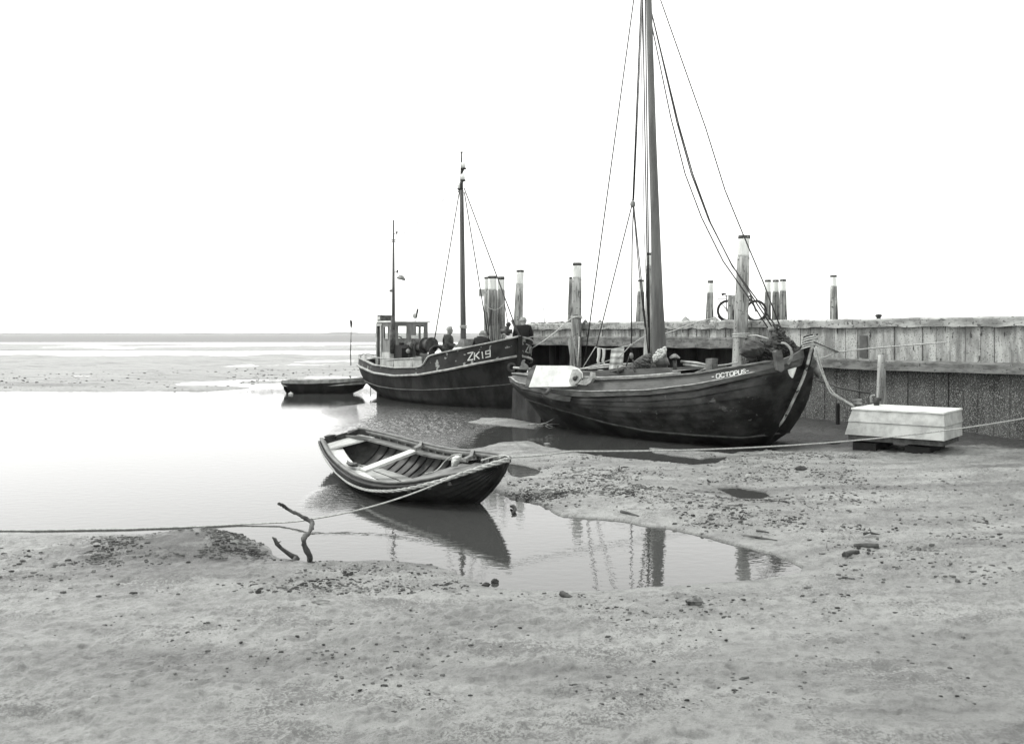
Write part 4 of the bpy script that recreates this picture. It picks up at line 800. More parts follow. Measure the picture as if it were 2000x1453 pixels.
# bits on deck
b = MB(); c = O.at(1390, 716, .45); b.box(c + Vector((0, 0, .04)), T.H * .11, T.N * .11, (0, 0, .17)); b.build('mooring_bitt', M_deckwood, oc)
b = MB(); c = O.at(1318, 722, .1); b.tube([c - Vector((0, 0, .2)), O.at(1318, 704, .1)], .055, 10); sp = b.build('stove_pipe', M_iron, oc)
b = MB(); c = O.at(1318, 698, .1); rows = [[c + Vector((math.cos(a) * r_, math.sin(a) * r_, z + .02 * math.sin(a * 3))) for a in [k * .4488 for k in range(14)]] for r_, z in ((.01, .09), (.07, .06), (.15, .0), (.14, -.02), (.01, .0))]; b.grid(rows, cv=True); b.build('cowl', M_iron_pale, sp)
b = MB(); b.prism([W(x, y, 21.6) for x, y in ((1514, 688), (1517, 685), (1526, 685), (1528, 689), (1531, 705), (1532, 722), (1526, 727), (1519, 723), (1517, 705))], (0, .3, 0)); b.build('cathead_timber', M_oct_wale, oc)
b = MB(); b.tube(catmull([O.at(x, y, .75) for x, y in ((1526, 670), (1535, 672), (1544, 682), (1546.5, 694), (1543, 704), (1539, 711))], 5), [.03, .05, .035], 8); b.build('anchor_arm', M_iron_pale, oc)
b = MB(); b.prism([O.at(x, y, .74) for x, y in ((1541, 722), (1556, 717.5), (1553, 727), (1549, 738), (1545, 734), (1542, 728))], O.N * .05); b.build('hawse_hole_light', M_white, oc)  # added white plate stands in for light through a bulwark hole
b = MB(); b.tube([O.at(1550, 712, -.9), O.at(1590, 722, -.9), O.at(1603, 735, -.95)], .05, 8); b.tube([O.at(1590, 716, -.8), O.at(1601, 732, -1.0)], [.10, .10], 8); b.build('bow_fender_rail', M_iron_pale, oc)
for P in (((1150, 720), (1195, 716), (1240, 716)), ((1128, 722), (1180, 713), (1235, 711)), ((1330, 706), (1362, 709), (1384, 714)), ((1335, 712), (1380, 717))): MB().tube([O.at(x, y, -.3) for x, y in P], .035, 8).build('deck_spar', M_light_trim, oc)
b = MB()
for x, y, r_ in ((1176, 728, .15), (1178, 728, .11), (1163, 731, .12)): b.torus(O.at(x, y, .7), (.1, -.35, 1), r_, .028, 18, 6)
b.build('rope_coil', M_rope, oc)
b = MB(); b.prism([O.at(x, y, 1.78) for x, y in ((1134, 750), (1141, 742), (1152, 742), (1157, 736), (1159, 727), (1163, 727), (1164, 738), (1159, 747), (1150, 752))], O.N * .12); b.build('fairlead_chock', M_light_trim, oc)
# standing and running rigging: from masthead to rail
def RG_(b, P, r=.012, lat=0): b.tube(P, r, 5)
b = MB()
def leg(x0, y0, x1, y1, lat1, r=.0125, lat0=0, ext=True):
    a = O.at(x0, y0, lat0); c = O.at(x1, y1, lat1)
    if ext: a = a + (a - c).normalized() * 3.1
    b = MB(); b.tube([a, c], r * 1.55, 5); b.build('shroud', M_wire, oc)
leg(1219, 138, 1141, 712, .7); leg(1257.5, 138, 1266, 640, -.3); leg(1262, 138, 1269, 690, -.2); b.tube([O.at(1253, 138, .1) + Vector((.05, 0, 3)), O.at(1253, 138, .1), O.at(1258, 450, .1), O.at(1266, 650, .1), O.at(1268, 705, .1)], .011, 5)
b.build('shroud', M_wire, oc)
b = MB(); a = O.at(1246.5, 138, 0); b.tube([a + Vector((.12, 0, 3)), a, O.at(1236, 392, 0)], .020, 5); a = O.at(1249, 138, 0); b.tube([a + Vector((.12, 0, 3)), a, O.at(1238, 392, 0)], .014, 5)
b.tube([O.at(1234, 402, 0), O.at(1165, 676, .6), O.at(1139, 717, .8)], .019, 5); b.tube([O.at(1237, 405, 0), O.at(1234.5, 480, 0), O.at(1233, 690, .4)], .019, 5); b.tube([O.at(1238, 402, 0), O.at(1254, 560, 0), O.at(1266, 690, .1)], .017, 5)
b.tube([O.at(1237, 405, 0), O.at(1247, 520, 0), O.at(1260, 640, 0)], .016, 5); b.tube([O.at(1232, 688, .4), O.at(1222, 718, .6)], .017, 5); b.build('topping_lift', M_wire, oc)
b = MB(); c = O.at(1236, 399, 0); b.ball(c, .10, 7, (.8, .5, 1)); b.ball(c + Vector((0, 0, .13)), .035, 5); b.ball(O.at(1233, 675, .4), .055, 6); b.ball(O.at(1233, 695, .4), .06, 6, (1, 1, 1.5)); b.build('block', M_iron_pale, oc)
b = MB()
for P in (((1291, 138), (1310, 230), (1338, 340), (1370, 425), (1412, 510), (1459, 577), (1500, 641)), ((1298.5, 138), (1322, 240), (1350, 340), (1384, 430), (1428, 515), (1468, 578), (1507, 637)), ((1300, 138), (1326, 245), (1353, 340), (1388, 436), (1430, 520), (1478, 585), (1514, 636)), ((1338.5, 138), (1378, 250), (1416, 372), (1450, 455), (1490, 550), (1522, 634))):
    n = len(P); q = [O.p(lerp(sM - .3, .9, (k / (n - 1)) ** 1.0), 0, 0) for k in range(n)]; pt = [W(x, y, lerp(25.5, 22.9, k / (n - 1))) for k, (x, y) in enumerate(P)]
    up = pt[0] + (pt[0] - pt[1]).normalized() * 2.6; b = MB(); b.tube([up] + pt, .019, 5); b.build('forestay', M_wire, oc)
b = MB(); b.tube([W(1500, 645, 22.9), W(1512, 641, 22.9)], [.06, .05], 8); b.build('halyard_shackle', M_iron_pale, oc)
# ---- cloth heaps as things lying on the boat
def lump(name, outline, D, depth, m, label=None, cat=None, parent=None, fold=.18, fs=3.0, step=1.6, slant=0, ridges=()):
    P = np.array(outline, float); x0, y0 = P.min(0); x1, y1 = P.max(0); n = len(P)
    xs = np.arange(x0, x1 + step, step); ys_ = np.arange(y0, y1 + step, step); X, Y = np.meshgrid(xs, ys_)
    d = np.full(X.shape, 1e9); ins = np.zeros(X.shape, bool); NX = X.copy(); NY = Y.copy()
    for i in range(n):
        ax, ay = P[i]; bx, by = P[(i + 1) % n]; ex, ey = bx - ax, by - ay; t = np.clip(((X - ax) * ex + (Y - ay) * ey) / (ex * ex + ey * ey), 0, 1)
        dd_ = np.hypot(X - ax - t * ex, Y - ay - t * ey); cl = dd_ < d; NX = np.where(cl, ax + t * ex, NX); NY = np.where(cl, ay + t * ey, NY); d = np.minimum(d, dd_); ins ^= ((ay > Y) != (by > Y)) & (X < ex * (Y - ay) / (ey + 1e-12) + ax)
    sd = np.where(ins, d, -d); R_ = max(sd.max(), 1); prof = np.sqrt(np.clip(sd / R_, 0, 1)); s = D / F
    rot = X * .75 + Y * .66; rot2 = -X * .5 + Y * .9
    fn = np.abs(fbm(rot / R_ * fs * .35 + 3, rot2 / R_ * fs + 5, 4, .55)) * 2; h = prof * (1 - .0) * depth + prof ** .5 * (fn * fold * 1.0 - fold * .3)
    b = MB(); nx = X.shape[1]
    wob = fbm(X / 6, Y / 6, 3) * 1.6; near_ = sd < step * .62; X = np.where(near_, NX, X); Y = np.where(near_, NY, Y); h = np.where(near_, 0, h)
    for sg in (-1, 1):
        V = [W(X[i, j] + wob[i, j], Y[i, j], D + slant * (X[i, j] - x0)) + Vector((0, sg * max(h[i, j], .0), 0)) for i in range(X.shape[0]) for j in range(nx)]
        Fc = []
        for i in range(X.shape[0] - 1):
            for j in range(nx - 1):
                if sd[i, j] > -step * .75 and sd[i + 1, j] > -step * .75 and sd[i, j + 1] > -step * .75 and sd[i + 1, j + 1] > -step * .75: Fc.append((i * nx + j, i * nx + j + 1, (i + 1) * nx + j + 1, (i + 1) * nx + j))
        b.add(V, Fc, True)
    import bmesh
    o = b.build(name, m, parent, label, cat, fix=False); bm_ = bmesh.new(); bm_.from_mesh(o.data); bmesh.ops.delete(bm_, geom=[v for v in bm_.verts if not v.link_faces], context='VERTS')
    bmesh.ops.remove_doubles(bm_, verts=bm_.verts, dist=.004); bmesh.ops.recalc_face_normals(bm_, faces=bm_.faces); bm_.to_mesh(o.data); bm_.free(); return o
lump('furled_jib', [(1444, 692), (1450, 676), (1453, 668), (1462, 662), (1474, 661), (1488, 664), (1497, 668), (1504, 660), (1506, 646), (1514, 644), (1524, 650), (1533, 660), (1541, 672), (1550, 682), (1560, 688), (1552, 697), (1535, 703), (1512, 706), (1480, 711), (1452, 712), (1458, 700)], 22.9, .42, M_canvas, 'dark tan jib heaped and folded on the foredeck behind the sailing barge stem', 'sail', fold=.42, fs=4.2, step=1.3)
lump('canvas_bundle', [(1448, 690), (1449, 680), (1454, 670), (1465, 664), (1480, 664), (1492, 671), (1494, 684), (1486, 694), (1470, 698), (1456, 696)], 22.3, .36, mat('bag_canvas', .055, .10, 3, rough=.85, bump=.4), 'rounded dark canvas bag bulging at the left end of the heaped jib', 'sail bag', fold=.16, fs=2.2, step=1.3)
b = MB(); rr = random.Random(9)
for k in range(64):
    t = k / 63; c = W(lerp(1513, 1562, t) + rr.uniform(-2.5, 2.5), lerp(637, 688, t ** .9) + rr.uniform(-3, 3), 22.45 - .2 * t); b.torus(c, (rr.uniform(-1, 1), rr.uniform(-1, .2), rr.uniform(-.6, .6)), rr.uniform(.035, .085), .015, 10, 5)
b.build('sail_hanks', mat('hank_rope', .05, .14, 20, rough=.9), label='tangle of dark rope hanks along the luff of the heaped jib', cat='rope')
lump('furled_mainsail', [(1190, 727), (1200, 722), (1215, 716), (1232, 714), (1238, 706), (1245, 700), (1255, 694), (1268, 690), (1274, 695), (1274, 704), (1280, 712), (1284, 722), (1270, 727), (1240, 729), (1210, 729)], 25.0, .28, M_canvas, 'dark sail stowed in lumpy folds on the cabin top beside the big mast', 'sail', fold=.30, fs=4.5, step=1.4)
b = MB(); rr = random.Random(12)
for (x, y0, y1) in ((1272, 706, 726), (1276, 700, 727), (1206, 714, 729), (1238, 702, 727)): b.tube(catmull([W(x + rr.uniform(-3, 3), lerp(y0, y1, k / 3), 24.62 - .02 * k) for k in range(4)], 3), .016, 5)
b.build('sail_lashings', M_rope_dark, label='thin lashings hanging over the stowed sail at the mast foot', cat='rope')
# leeboard: white slab lying over the port quarter
def slab(b, P, th):
    n = (P[1] - P[0]).cross(P[-1] - P[0]).normalized(); n = n if n.y < 0 else -n; b.prism(P, n * th)
Pz = [(1052, 716), (1120, 716.5), (1131, 720), (1138, 728), (1139, 738), (1134, 748), (1126, 755), (1112, 757), (1037, 758)]
ls = thing('raised_leeboard', W(1088, 757, 27.0), 'big flat white leeboard lying tilted across the stern rail of the sailing barge', 'leeboard')
b = MB(); PP = []
LBD = lambda x, y: 26.2 - .0088 * (x - 1040) + .005 * (758 - y)
for x, y in Pz: PP.append(W(x, y, LBD(x, y)))
slab(b, PP, .12); b.build('board', M_white, ls)
b = MB(); slab(b, [W(x, y, LBD(x, y) - .125) for x, y in ((1120, 723), (1130, 722), (1136, 730), (1136, 740), (1129, 750), (1116, 752), (1113, 745), (1116, 733))], .05); b.build('end_plate', M_light_trim, ls)
b = MB(); b.ball(W(1123, 739, 25.35), .07, 6, (1, .6, 1)); b.tube([W(1127, 734, 25.33), W(1121, 743, 25.33)], .03, 6); b.build('pivot_bolt', M_iron, ls)
b = MB(); slab(b, [W(x, y, LBD(x, y) + .02) for x, y in ((1053, 715), (1047, 716), (1040, 722), (1032, 745), (1030, 757), (1038, 758))], .13); b.build('end_board', M_oct_wale, ls)
b = MB(); P = [W(x, y, 25.6) for x, y in ((1058, 767), (1064, 774), (1080, 780), (1105, 784), (1135, 786), (1146, 782), (1140, 778), (1110, 775), (1080, 770), (1066, 767))]; b.prism(P, (0, .2, 0)); b.tube([W(1066, 770, 25.6), W(1075, 759, 25.7)], .05, 6); b.build('hanging_fender_board', M_oct_wale, label='curved worn rubbing board hanging under the white leeboard on the barge side', cat='fender')
# laundry
b = MB(); LP = [W(1139, 717, 26.4), W(1163, 678, 26.4), W(1180, 682, 26.3), W(1205, 681.5, 26.2), W(1222, 676, 26.1), W(1232, 674, 26.0), W(1250, 662, 25.6), W(1262, 655, 25.4)]
b.tube(LP, .014, 5); b.tube([W(1232, 674, 26.0), W(1210, 697, 26.1), W(1180, 707, 26.3), W(1150, 716, 26.4)], .014, 5); b.build('clothes_line', M_rope, label='knotted clothes line strung aft of the big mast with washing on it', cat='line')
def cloth(P, D, nx, ny, name, label, cat, m, rp=.035):
    b = MB(); (a, b_, c, d) = [Vector((x, y, 0)) for x, y in P]; 
    for off in (0, .012):
        rows = []
        for j in range(ny + 1):
            v = j / ny; rows.append([W(*(a.lerp(b_, i / nx).lerp(d.lerp(c, i / nx), v)).xy, D + off + rp * math.sin(i / nx * 11 + v * 1.5) * (.3 + v) + .02 * math.sin(v * 9)) for i in range(nx + 1)])
        b.grid(rows)
    return b.build(name, m, label=label, cat=cat, fix=False)
tm_ = bpy.data.materials.new('striped_towel'); tm_.use_nodes = True; N_ = tm_.node_tree.nodes; p_ = N_['Principled BSDF']; p_.inputs['Roughness'].default_value = .95
tcn = N_.new('ShaderNodeTexCoord'); wv = N_.new('ShaderNodeTexWave'); wv.bands_direction = 'Z'; wv.inputs['Scale'].default_value = 2.2; wv.inputs['Distortion'].default_value = 1.5; rmp = N_.new('ShaderNodeValToRGB')
rmp.color_ramp.elements[0].color = C(.42); rmp.color_ramp.elements[1].color = C(.68); rmp.color_ramp.elements[0].position = .3; rmp.color_ramp.elements[1].position = .55
for a_, b_2 in ((tcn.outputs['Object'], wv.inputs['Vector']), (wv.outputs['Fac'], rmp.inputs[0]), (rmp.outputs[0], p_.inputs['Base Color'])): tm_.node_tree.links.new(a_, b_2)
cloth([(1194, 681), (1219.5, 677), (1216, 718), (1189, 722)], 26.15, 16, 20, 'towel', 'pale striped towel hanging on the clothes line left of the big mast', 'towel', tm_)
for x, lab in ((1169, 'left of two pale socks hanging on the clothes line'), (1178.5, 'right of two pale socks hanging on the clothes line, nearer the towel')):
    b = MB(); b.tube(catmull([W(x + dx, y, 26.3) for dx, y in ((1, 680.5), (.8, 688), (.4, 697), (-1.2, 704), (0, 708), (1.8, 711))], 4), [.05, .045, .05, .07, .065, .03], 8); b.build('sock', M_towel, label=lab, cat='sock', group='socks on the clothes line')
# ropes of the barge
def rope(P, r, label, m=M_rope, name='mooring_rope', n=5, cat='rope', g=None): b = MB(); b.tube(P, r, n); return b.build(name, m, label=label, cat=cat, group=g)
b = MB()
for k in range(6): c = O.p(.09 + k * .012, 0, 2.69 - k * .042); b.torus(c, O.H * -.3 + O.N * .1 * (k % 3 - 1) + Vector((0, 0, 1)), .165 + .012 * (k % 2), .021, 20, 6)
b.build('stem_lashing', M_rope, label='pale rope wound in turns round the stem head of the sailing barge', cat='rope')
rope(catmull([W(1590, 672, 22), W(1612, 680, 22.5), W(1634, 687, 23), W(1680, 682.5, 23.5), W(1713, 679.5, 24), W(1850, 668, 22)], 4), .02, 'pale rope running right from the barge stem head across the quay planks')
rope([W(1590, 668, 22.0), W(1612, 677.5, 22.5), W(1637, 687.5, 23)], .018, 'short dark doubled rope from the stem head to the knot', M_rope_dark)
rope([W(1592, 702, 22.6), W(1612, 697, 22.8), W(1634, 687.5, 23)], .018, 'rope rising from the barge port bow to the knot')
rope(catmull([W(1590, 678, 22), W(1600, 715, 22.0), W(1612, 745, 22.0), W(1621, 765, 22.0), W(1631, 773, 22), W(1650, 784, 22), W(1668, 794, 21.9)], 4), .02, 'pale rope hanging from the barge stem down to the white barge cleat')
rope(catmull([W(1594, 680, 22), W(1606, 722, 22.1), W(1617, 750, 22.1), W(1630, 769, 22), W(1652, 783, 22), W(1670, 792, 22)], 4), .018, 'second hanging strand beside the pale rope to the white barge')
rope(catmull([W(1395, 622, 31), W(1372, 626, 31), W(1345, 635, 30), W(1310, 648, 28), W(1285, 656, 26)], 4), .018, 'rope running from the quay top down behind the big mast')
rope(catmull([W(1440, 708, 26), W(1420, 712, 25.5), W(1398, 715, 24.8), W(1370, 723, 24.6), W(1345, 734, 24.2), W(1330, 737, 24)], 4), .022, 'pale rope led from the mooring bitt along the barge side deck')
b = MB(); dd = dq(1450) - .62
for k in range(4): b.torus(W(1447.5, 652 + k * 2.2, dd), (.12 * (k % 2) - .05, 0, 1), .262, .03, 24, 6)
b.tube([W(1462, 656, dd - .2), W(1478, 655, 28), W(1500, 661, 23.5)], .022, 5); b.build('post_lashing', M_rope, label='pale rope lashed round the biggest quay post and led to the heaped jib', cat='rope')
b = MB(); b.tube(catmull([T.p(.5, -.9, 2.2), W(1070, 660, 35.5), W(1112, 625, 38), W(1120, 620.5, 38.6), W(1137, 618, 38.7)], 4), .026, 6); b.torus(W(1126, 620, dq(1127) - .62), (.1, 0, 1), .245, .03, 20, 6); b.build('bow_line', M_rope, label='cutter bow line looped round the tall post left of the barge rigging', cat='rope')
rope([W(1131.5, 658, 27.5), W(1130, 690, 27.4), W(1127.5, 715, 27.3)], .022, 'short white rope hanging straight down beside the grey stern timber')
rope(catmull([W(1596, 743, 26.3), W(1618, 749, 26.3), W(1640, 757, 26), W(1665, 762, 25.8), W(1700, 768, 25.5)], 4), .03, 'weedy dark rope slung along the tide-stained planks', M_rope_dark)

# ---------------------------------------------------------------- small skiff behind the cutter
S = Frame(W(721, 740, 43.4).x, 43.4, 4)
sk = thing('work_skiff', S.p(2, 0, 0), 'low dark open skiff with pale upper strake afloat behind the cutter stern', 'skiff', rz=R(-4))
SG = [(555, 742.5), (600, 743), (660, 741), (700, 738.5), (722, 737)]
def sl(sb, se, B, dz, k=1.0):
    L = hline(S, sb, se, B, (.62, 2.0, 1.5, 40, 8), SG, n=30); return [(s, max(l, 0), z * k + dz) for s, l, z in L]
s0_ = sl(0, 4.0, .72, 0); s1_ = sl(.06, 3.98, .70, -.16)
b = MB(); shell(b, S, [s0_, s1_]); shell(b, S, [s0_, [(s, max(l - .05, 0), z) for s, l, z in s0_], [(s, max(l - .07, 0), z - .3) for s, l, z in s0_]]); b.prism([S.p(4.0, l, z) for l, z in ((.7, .6), (.66, .42), (-.66, .42), (-.7, .6))], S.H * .04); b.build('upper_strake', M_light_trim, sk)
b = MB(); s2_ = [(lerp(.3, 3.85, i / 30), max(l - .05, 0) * .95, .22) for i, (s, l, z) in enumerate(s1_)]; s3_ = [(lerp(.9, 3.55, i / 30), l * .72, -.06) for i, (s, l, z) in enumerate(s1_)]; s4_ = [(lerp(1.0, 3.5, i / 30), 0, -.2) for i in range(31)]
shell(b, S, [s1_, s2_, s3_, s4_]); b.prism([S.p(3.93, l, z) for l, z in ((.62, .44), (.5, .2), (0, -.1), (-.5, .2), (-.62, .44))], S.H * .05); b.build('hull', M_hull_black, sk)
for s_ in (1.2, 2.4, 3.5): MB().box(S.p(s_, 0, .42), S.H * .12, S.N * .55, (0, 0, .015)).build('thwart', M_dlight, sk)
rope([W(724, 756, 40), W(724, 765, 40), W(724, 774, 40)], .018, 'short dark chain hanging into the water between skiff and cutter stern', M_rope_dark, 'mooring_chain', cat='chain')
MB().ball(W(568, 769, 43), .09, 7, (1.3, 1, .7)).build('mooring_float', M_white, label='tiny pale float on the water at the skiff transom', cat='float')

# ---------------------------------------------------------------- white barge at the right edge
wb = thing('white_barge', W(1720, 850, 21.8), 'white clapboard hull of a small flat barge resting on dark timber at the right', 'barge')
e0 = W(1663, 794, 21.9); e1 = W(1650, 848, 21.5)
WD = Vector((.78, -.62, 0)).normalized(); WNn = Vector((.62, .78, 0)).normalized()
Lw = 2.2; b = MB(); zt_, zb2 = e0.z, e1.z
def WBp(x, y, z): return Vector((e1.x, e1.y, 0)) + WD * x + WNn * y + Vector((0, 0, z))
zs_ = [zb2, zb2 + .02, (zb2 + zt_) / 2 - .01, (zb2 + zt_) / 2 + .01, zt_]
def ring(z, o): k = (z - zb2) / (zt_ - zb2); i = .17 * k; return [WBp(i - o, i * .3 - o, z), WBp(Lw - i * .15 + o, i * .3 - o, z), WBp(Lw - i * .15 + o, 1.5 + o, z), WBp(i - o, 1.5 + o, z)]
b.grid([ring(zb2, 0), ring((zb2 + zt_) / 2 - .012, .0), ring((zb2 + zt_) / 2 - .011, -.02), ring((zb2 + zt_) / 2, -.02), ring((zb2 + zt_) / 2 + .001, .018), ring(zt_ - .03, .0)], cv=True, smooth=False)
b.build('hull', M_cream, wb)
b = MB(); q = ring(zt_ - .028, .025); b.prism(q, (0, 0, .035)); b.build('deck', M_white, wb)
b = MB(); q = ring(zb2 - .14, -.03); b.prism([Vector((p.x, p.y, zb2 - .13)) for p in ring(zb2, -.06)], (0, 0, .128)); b.build('bottom_strake', mat('wet_grey_strake', .06, .14, 6, bump=.5), wb)
for x in (.12, 1.3): MB().box(WBp(x + .27, .8, .11), WD * .27, WNn * .62, (0, 0, .165)).build('keel_block', M_dark, wb)
b = MB(); c = W(1675, 789, 22.0); b.tube([c - Vector((0, 0, .05)), c + Vector((0, 0, .10))], [.06, .05], 8); b.tube([c + Vector((-.12, 0, .08)), c + Vector((.10, 0, .10))], .035, 6); b.torus(c + Vector((0, 0, .02)), (0, 0, 1), .08, .03, 12, 6); b.build('cleat', M_iron_pale, wb)
b = MB(); b.tube(catmull([W(1700.5, 787, 22.4), W(1700.5, 776, 22.4), W(1703, 772, 22.4), W(1709, 772, 22.4)], 4), .022, 6); b.build('hand_hoop', M_light_trim, wb)
b = MB(); c = W(1712, 788, 22.2); b.tube([c - Vector((0, 0, .1)), c + Vector((0, 0, .12))], .07, 8); b.tube([c + Vector((-.06, 0, .1)), c + Vector((.1, 0, .1))], .05, 6); b.build('bollard', M_iron, wb)
# ================================================================ rowing boat in the foreground
Dg = Frame(-.50, 14.6, 0); _s = Vector((-4.33, 19.9, 0)); _v = Vector((-.50, 14.6, 0)) - _s; LD = _v.length; Dg.H = _v.normalized(); Dg.N = Vector((Dg.H.y, -Dg.H.x, 0))
dg = thing('rowing_boat', Dg.p(3.2, 0, 0), 'open wooden rowing boat with pale benches heeled at the mud edge in the foreground', 'rowing boat', rz=math.atan2(Dg.H.y, Dg.H.x))
NG = [(626, 858, .55), (640, 885, .44), (659, 906, .36), (684, 925, .32), (713, 937.6, .31), (747, 944, .33), (778.5, 945, .36), (810, 942, .41), (852, 934, .49), (904.5, 923, .60), (957, 908, .73), (982, 901, .80), (995, 896.5, .84)]
FG = [(701, 837.5, .75), (735, 844, .69), (768, 851.5, .65), (822.6, 865.5, .61), (873, 877, .61), (925.5, 882.5, .67), (965, 887, .75), (985, 891, .80), (995, 895.5, .84)]
def sl_(Gp): 
    o = []
    for x, y, z in Gp: q = G(x, y, z) - Dg.o; o.append((LD + q.dot(Dg.H), q.dot(Dg.N), z))
    return o
def resamp(L, n=40):
    P = catmull([Vector(p) for p in L], 6); d = [0]
    for a, b_ in zip(P[:-1], P[1:]): d.append(d[-1] + (a - b_).length)
    o = []
    for i in range(n + 1):
        t = (1 - math.cos(math.pi * (i / n) * .5 + 0)) * 0 + i / n; t = d[-1] * t; k = max(0, min(len(P) - 2, int(np.searchsorted(d, t)) - 1)); f_ = (t - d[k]) / (d[k + 1] - d[k] + 1e-9); o.append(P[k].lerp(P[k + 1], min(max(f_, 0), 1)))
    return o
nG = resamp(sl_(NG)); fG = resamp(sl_(FG)); ND = 40
print('near s', [round(p.x, 2) for p in nG[::5]], [round(p.y, 2) for p in nG[::5]]); print('far s', [round(p.x, 2) for p in fG[::5]], [round(p.y, 2) for p in fG[::5]])
def dp(s, l, z): q = Dg.o + Dg.H * (s - LD) + Dg.N * l; return Vector((q.x, q.y, z))
keel = []
for i in range(ND + 1):
    t = i / ND; m = (nG[i] + fG[i]) / 2
    if t < .84: keel.append(Vector((lerp(.25, 5.15, t / .84), lerp(m.y * .9, m.y * .7 - .12, t / .84), lerp(.02, -.22, min(1, t * 3)))))
    else:
        k = min(1, (t - .84) / .16); keel.append(Vector((5.15 + (LD - .02 - 5.15) * (1 - (1 - k) ** 1.35), lerp(keel[int(.84 * ND) - 1].y, 0, k), lerp(-.22, .80, k ** 1.25))))
def hullpt(side, i, v, inset=0, up=0):
    g = (nG if side > 0 else fG)[i]; k = keel[i]
    s = g.x + (k.x - g.x) * v ** 1.25; l = g.y + (k.y - g.y) * v ** 2.1; z = g.z + (k.z - g.z) * v ** .92
    l -= side * inset * (1 if abs(g.y - k.y) > .12 else 0); return dp(s, l, z + up)
b = MB(); NS = 7
for side in (1, -1):
    for k in range(NS):                           # clinker strakes, each lapping the next
        v0, v1 = k / NS, (k + 1) / NS; mid_v = (v0 + v1) / 2
        rows = [[hullpt(side, i, v, -o) for i in range(ND + 1)] for v, o in ((v0, .0), (mid_v, .020), (v1, .044))]
        b.grid(rows); b.grid([rows[-1], [hullpt(side, i, v1, -.004) for i in range(ND + 1)]], smooth=False)
b.build('hull', M_dwood, dg)
b = MB()
for side in (1, -1): b.grid([[hullpt(side, i, v, .035, .012) for i in range(ND)] for v in [k / 10 for k in range(11)]])
b.build('inner_planking', mat('dinghy_inside', .07, .14, 4, (1, 1, 1), .6, .3, 14), dg)
tb = MB(); tr_out = [hullpt(1, 0, k / 8) for k in range(9)] + [hullpt(-1, 0, k / 8) for k in reversed(range(8))]
tb.prism(tr_out, -Dg.H * .05 * -1); tb.build('transom', M_dwood, dg)
for nm, side in (('near', 1), ('far', -1)):
    g = nG if side > 0 else fG
    P = [dp(q.x, q.y - side * .02, q.z + .02) for q in g]; b = MB(); b.sweep(P, .075, .035, True)
    P2 = [dp(q.x, q.y + side * .035, q.z - .05) for q in g[:-1]]; b.build('gunwale', M_drail, dg); b = MB(); b.sweep(P2, .035, .05, True); b.build('rubbing_band', M_dwood, dg)
    Pi = [dp(q.x, q.y - side * .075, q.z - .03) for q in g[1:-3]]; b = MB(); b.sweep(Pi, .03, .07, True)
    for i in range(2, ND - 4, 2): q = g[i]; b.box(dp(q.x, q.y - side * .06, q.z - .10), Dg.H * .02, Dg.N * .03, (0, 0, .05))
    b.build('inwale', M_drail, dg)
# ribs on the inner skin
b = MB()
for side in (1, -1):
    for i in range(4, ND - 4, 2): b.tube([hullpt(side, i, v, .05, .02) for v in [.12 + .08 * k for k in range(11)]], .018, 5)
b.build('ribs', M_dwood, dg)
def latat(g, s):
    for a, c in zip(g[:-1], g[1:]):
        if a.x <= s <= c.x: t = (s - a.x) / (c.x - a.x + 1e-9); return a.lerp(c, t)
    return g[0] if s < g[0].x else g[-1]
b = MB(); rows = []                                  # floor boards
for k in range(5):
    u0, u1 = k / 5, (k + .93) / 5; P = []
    for s in [.7 + .3 * j for j in range(12)]:
        a, c = latat(nG, s), latat(fG, s); ln = lerp(a.y, c.y, .30); lf = lerp(a.y, c.y, .72); P.append((s, ln, lf))
    b.grid([[dp(s, lerp(ln, lf, u), .05 + .01 * (k % 2)) for s, ln, lf in P] for u in (u0, u1)], smooth=False)
b.build('floor_boards', M_dfloor, dg)
def bench(b, side, s0, s1, w0, w1, dz=-.11):
    g = nG if side > 0 else fG; n = 16; top = []
    for j in range(n + 1):
        s = lerp(s0, s1, j / n); q = latat(g, s); top.append((dp(s, q.y - side * .08, q.z + dz), dp(s, q.y - side * (.08 + lerp(w0, w1, j / n)), q.z + dz)))
    A_ = [a for a, _ in top]; B2 = [c for _, c in top]; dn = Vector((0, 0, -.035)); b.grid([A_, B2, [p + dn for p in B2], [p + dn for p in A_]], cu=True, smooth=False)
b = MB(); bench(b, 1, .06, 4.9, .36, .36); b.build('side_bench', M_dlight, dg)
b = MB(); bench(b, -1, .06, 4.9, .26, .22); b.build('side_bench', M_drail, dg)
def across(b, s0, s1, dz, th=.035, inn=.08, skew=0):
    V = []
    for s, e in ((s0, 0), (s1, 0)):
        a, c = latat(nG, s + skew), latat(fG, s); V.append((dp(s + skew, a.y - inn, a.z + dz), dp(s, c.y + inn, c.z + dz)))
    P = [V[0][0], V[0][1], V[1][1], V[1][0]]; b.prism(P, (0, 0, -th))
b = MB(); across(b, .05, .33, -.095); across(b, .345, .62, -.095); b.build('stern_bench', M_dlight, dg)
b = MB(); a = dp(2.62, latat(nG, 2.62).y - .38, latat(nG, 2.62).z - .085); c = dp(2.42, latat(fG, 2.42).y + .30, latat(fG, 2.42).z - .085)
b.prism([a, c, c + Dg.H * .27, a + Dg.H * .29], (0, 0, -.05)); b.build('middle_thwart', mat('pale_thwart', .5, .62, 4, rough=.5, bump=.2), dg)
b = MB(); rows = []
for j in range(9):
    s = lerp(4.55, 5.9, j / 8); a, c = latat(nG, s), latat(fG, s); rows.append([dp(s, lerp(a.y, c.y, u), lerp(a.z, c.z, u) - .13 + .0) for u in (.08, .3, .5, .7, .92)])
b.grid(rows, smooth=False); b.grid([[p - Vector((0, 0, .03)) for p in r] for r in rows], smooth=False); b.build('bow_bench', M_drail, dg)
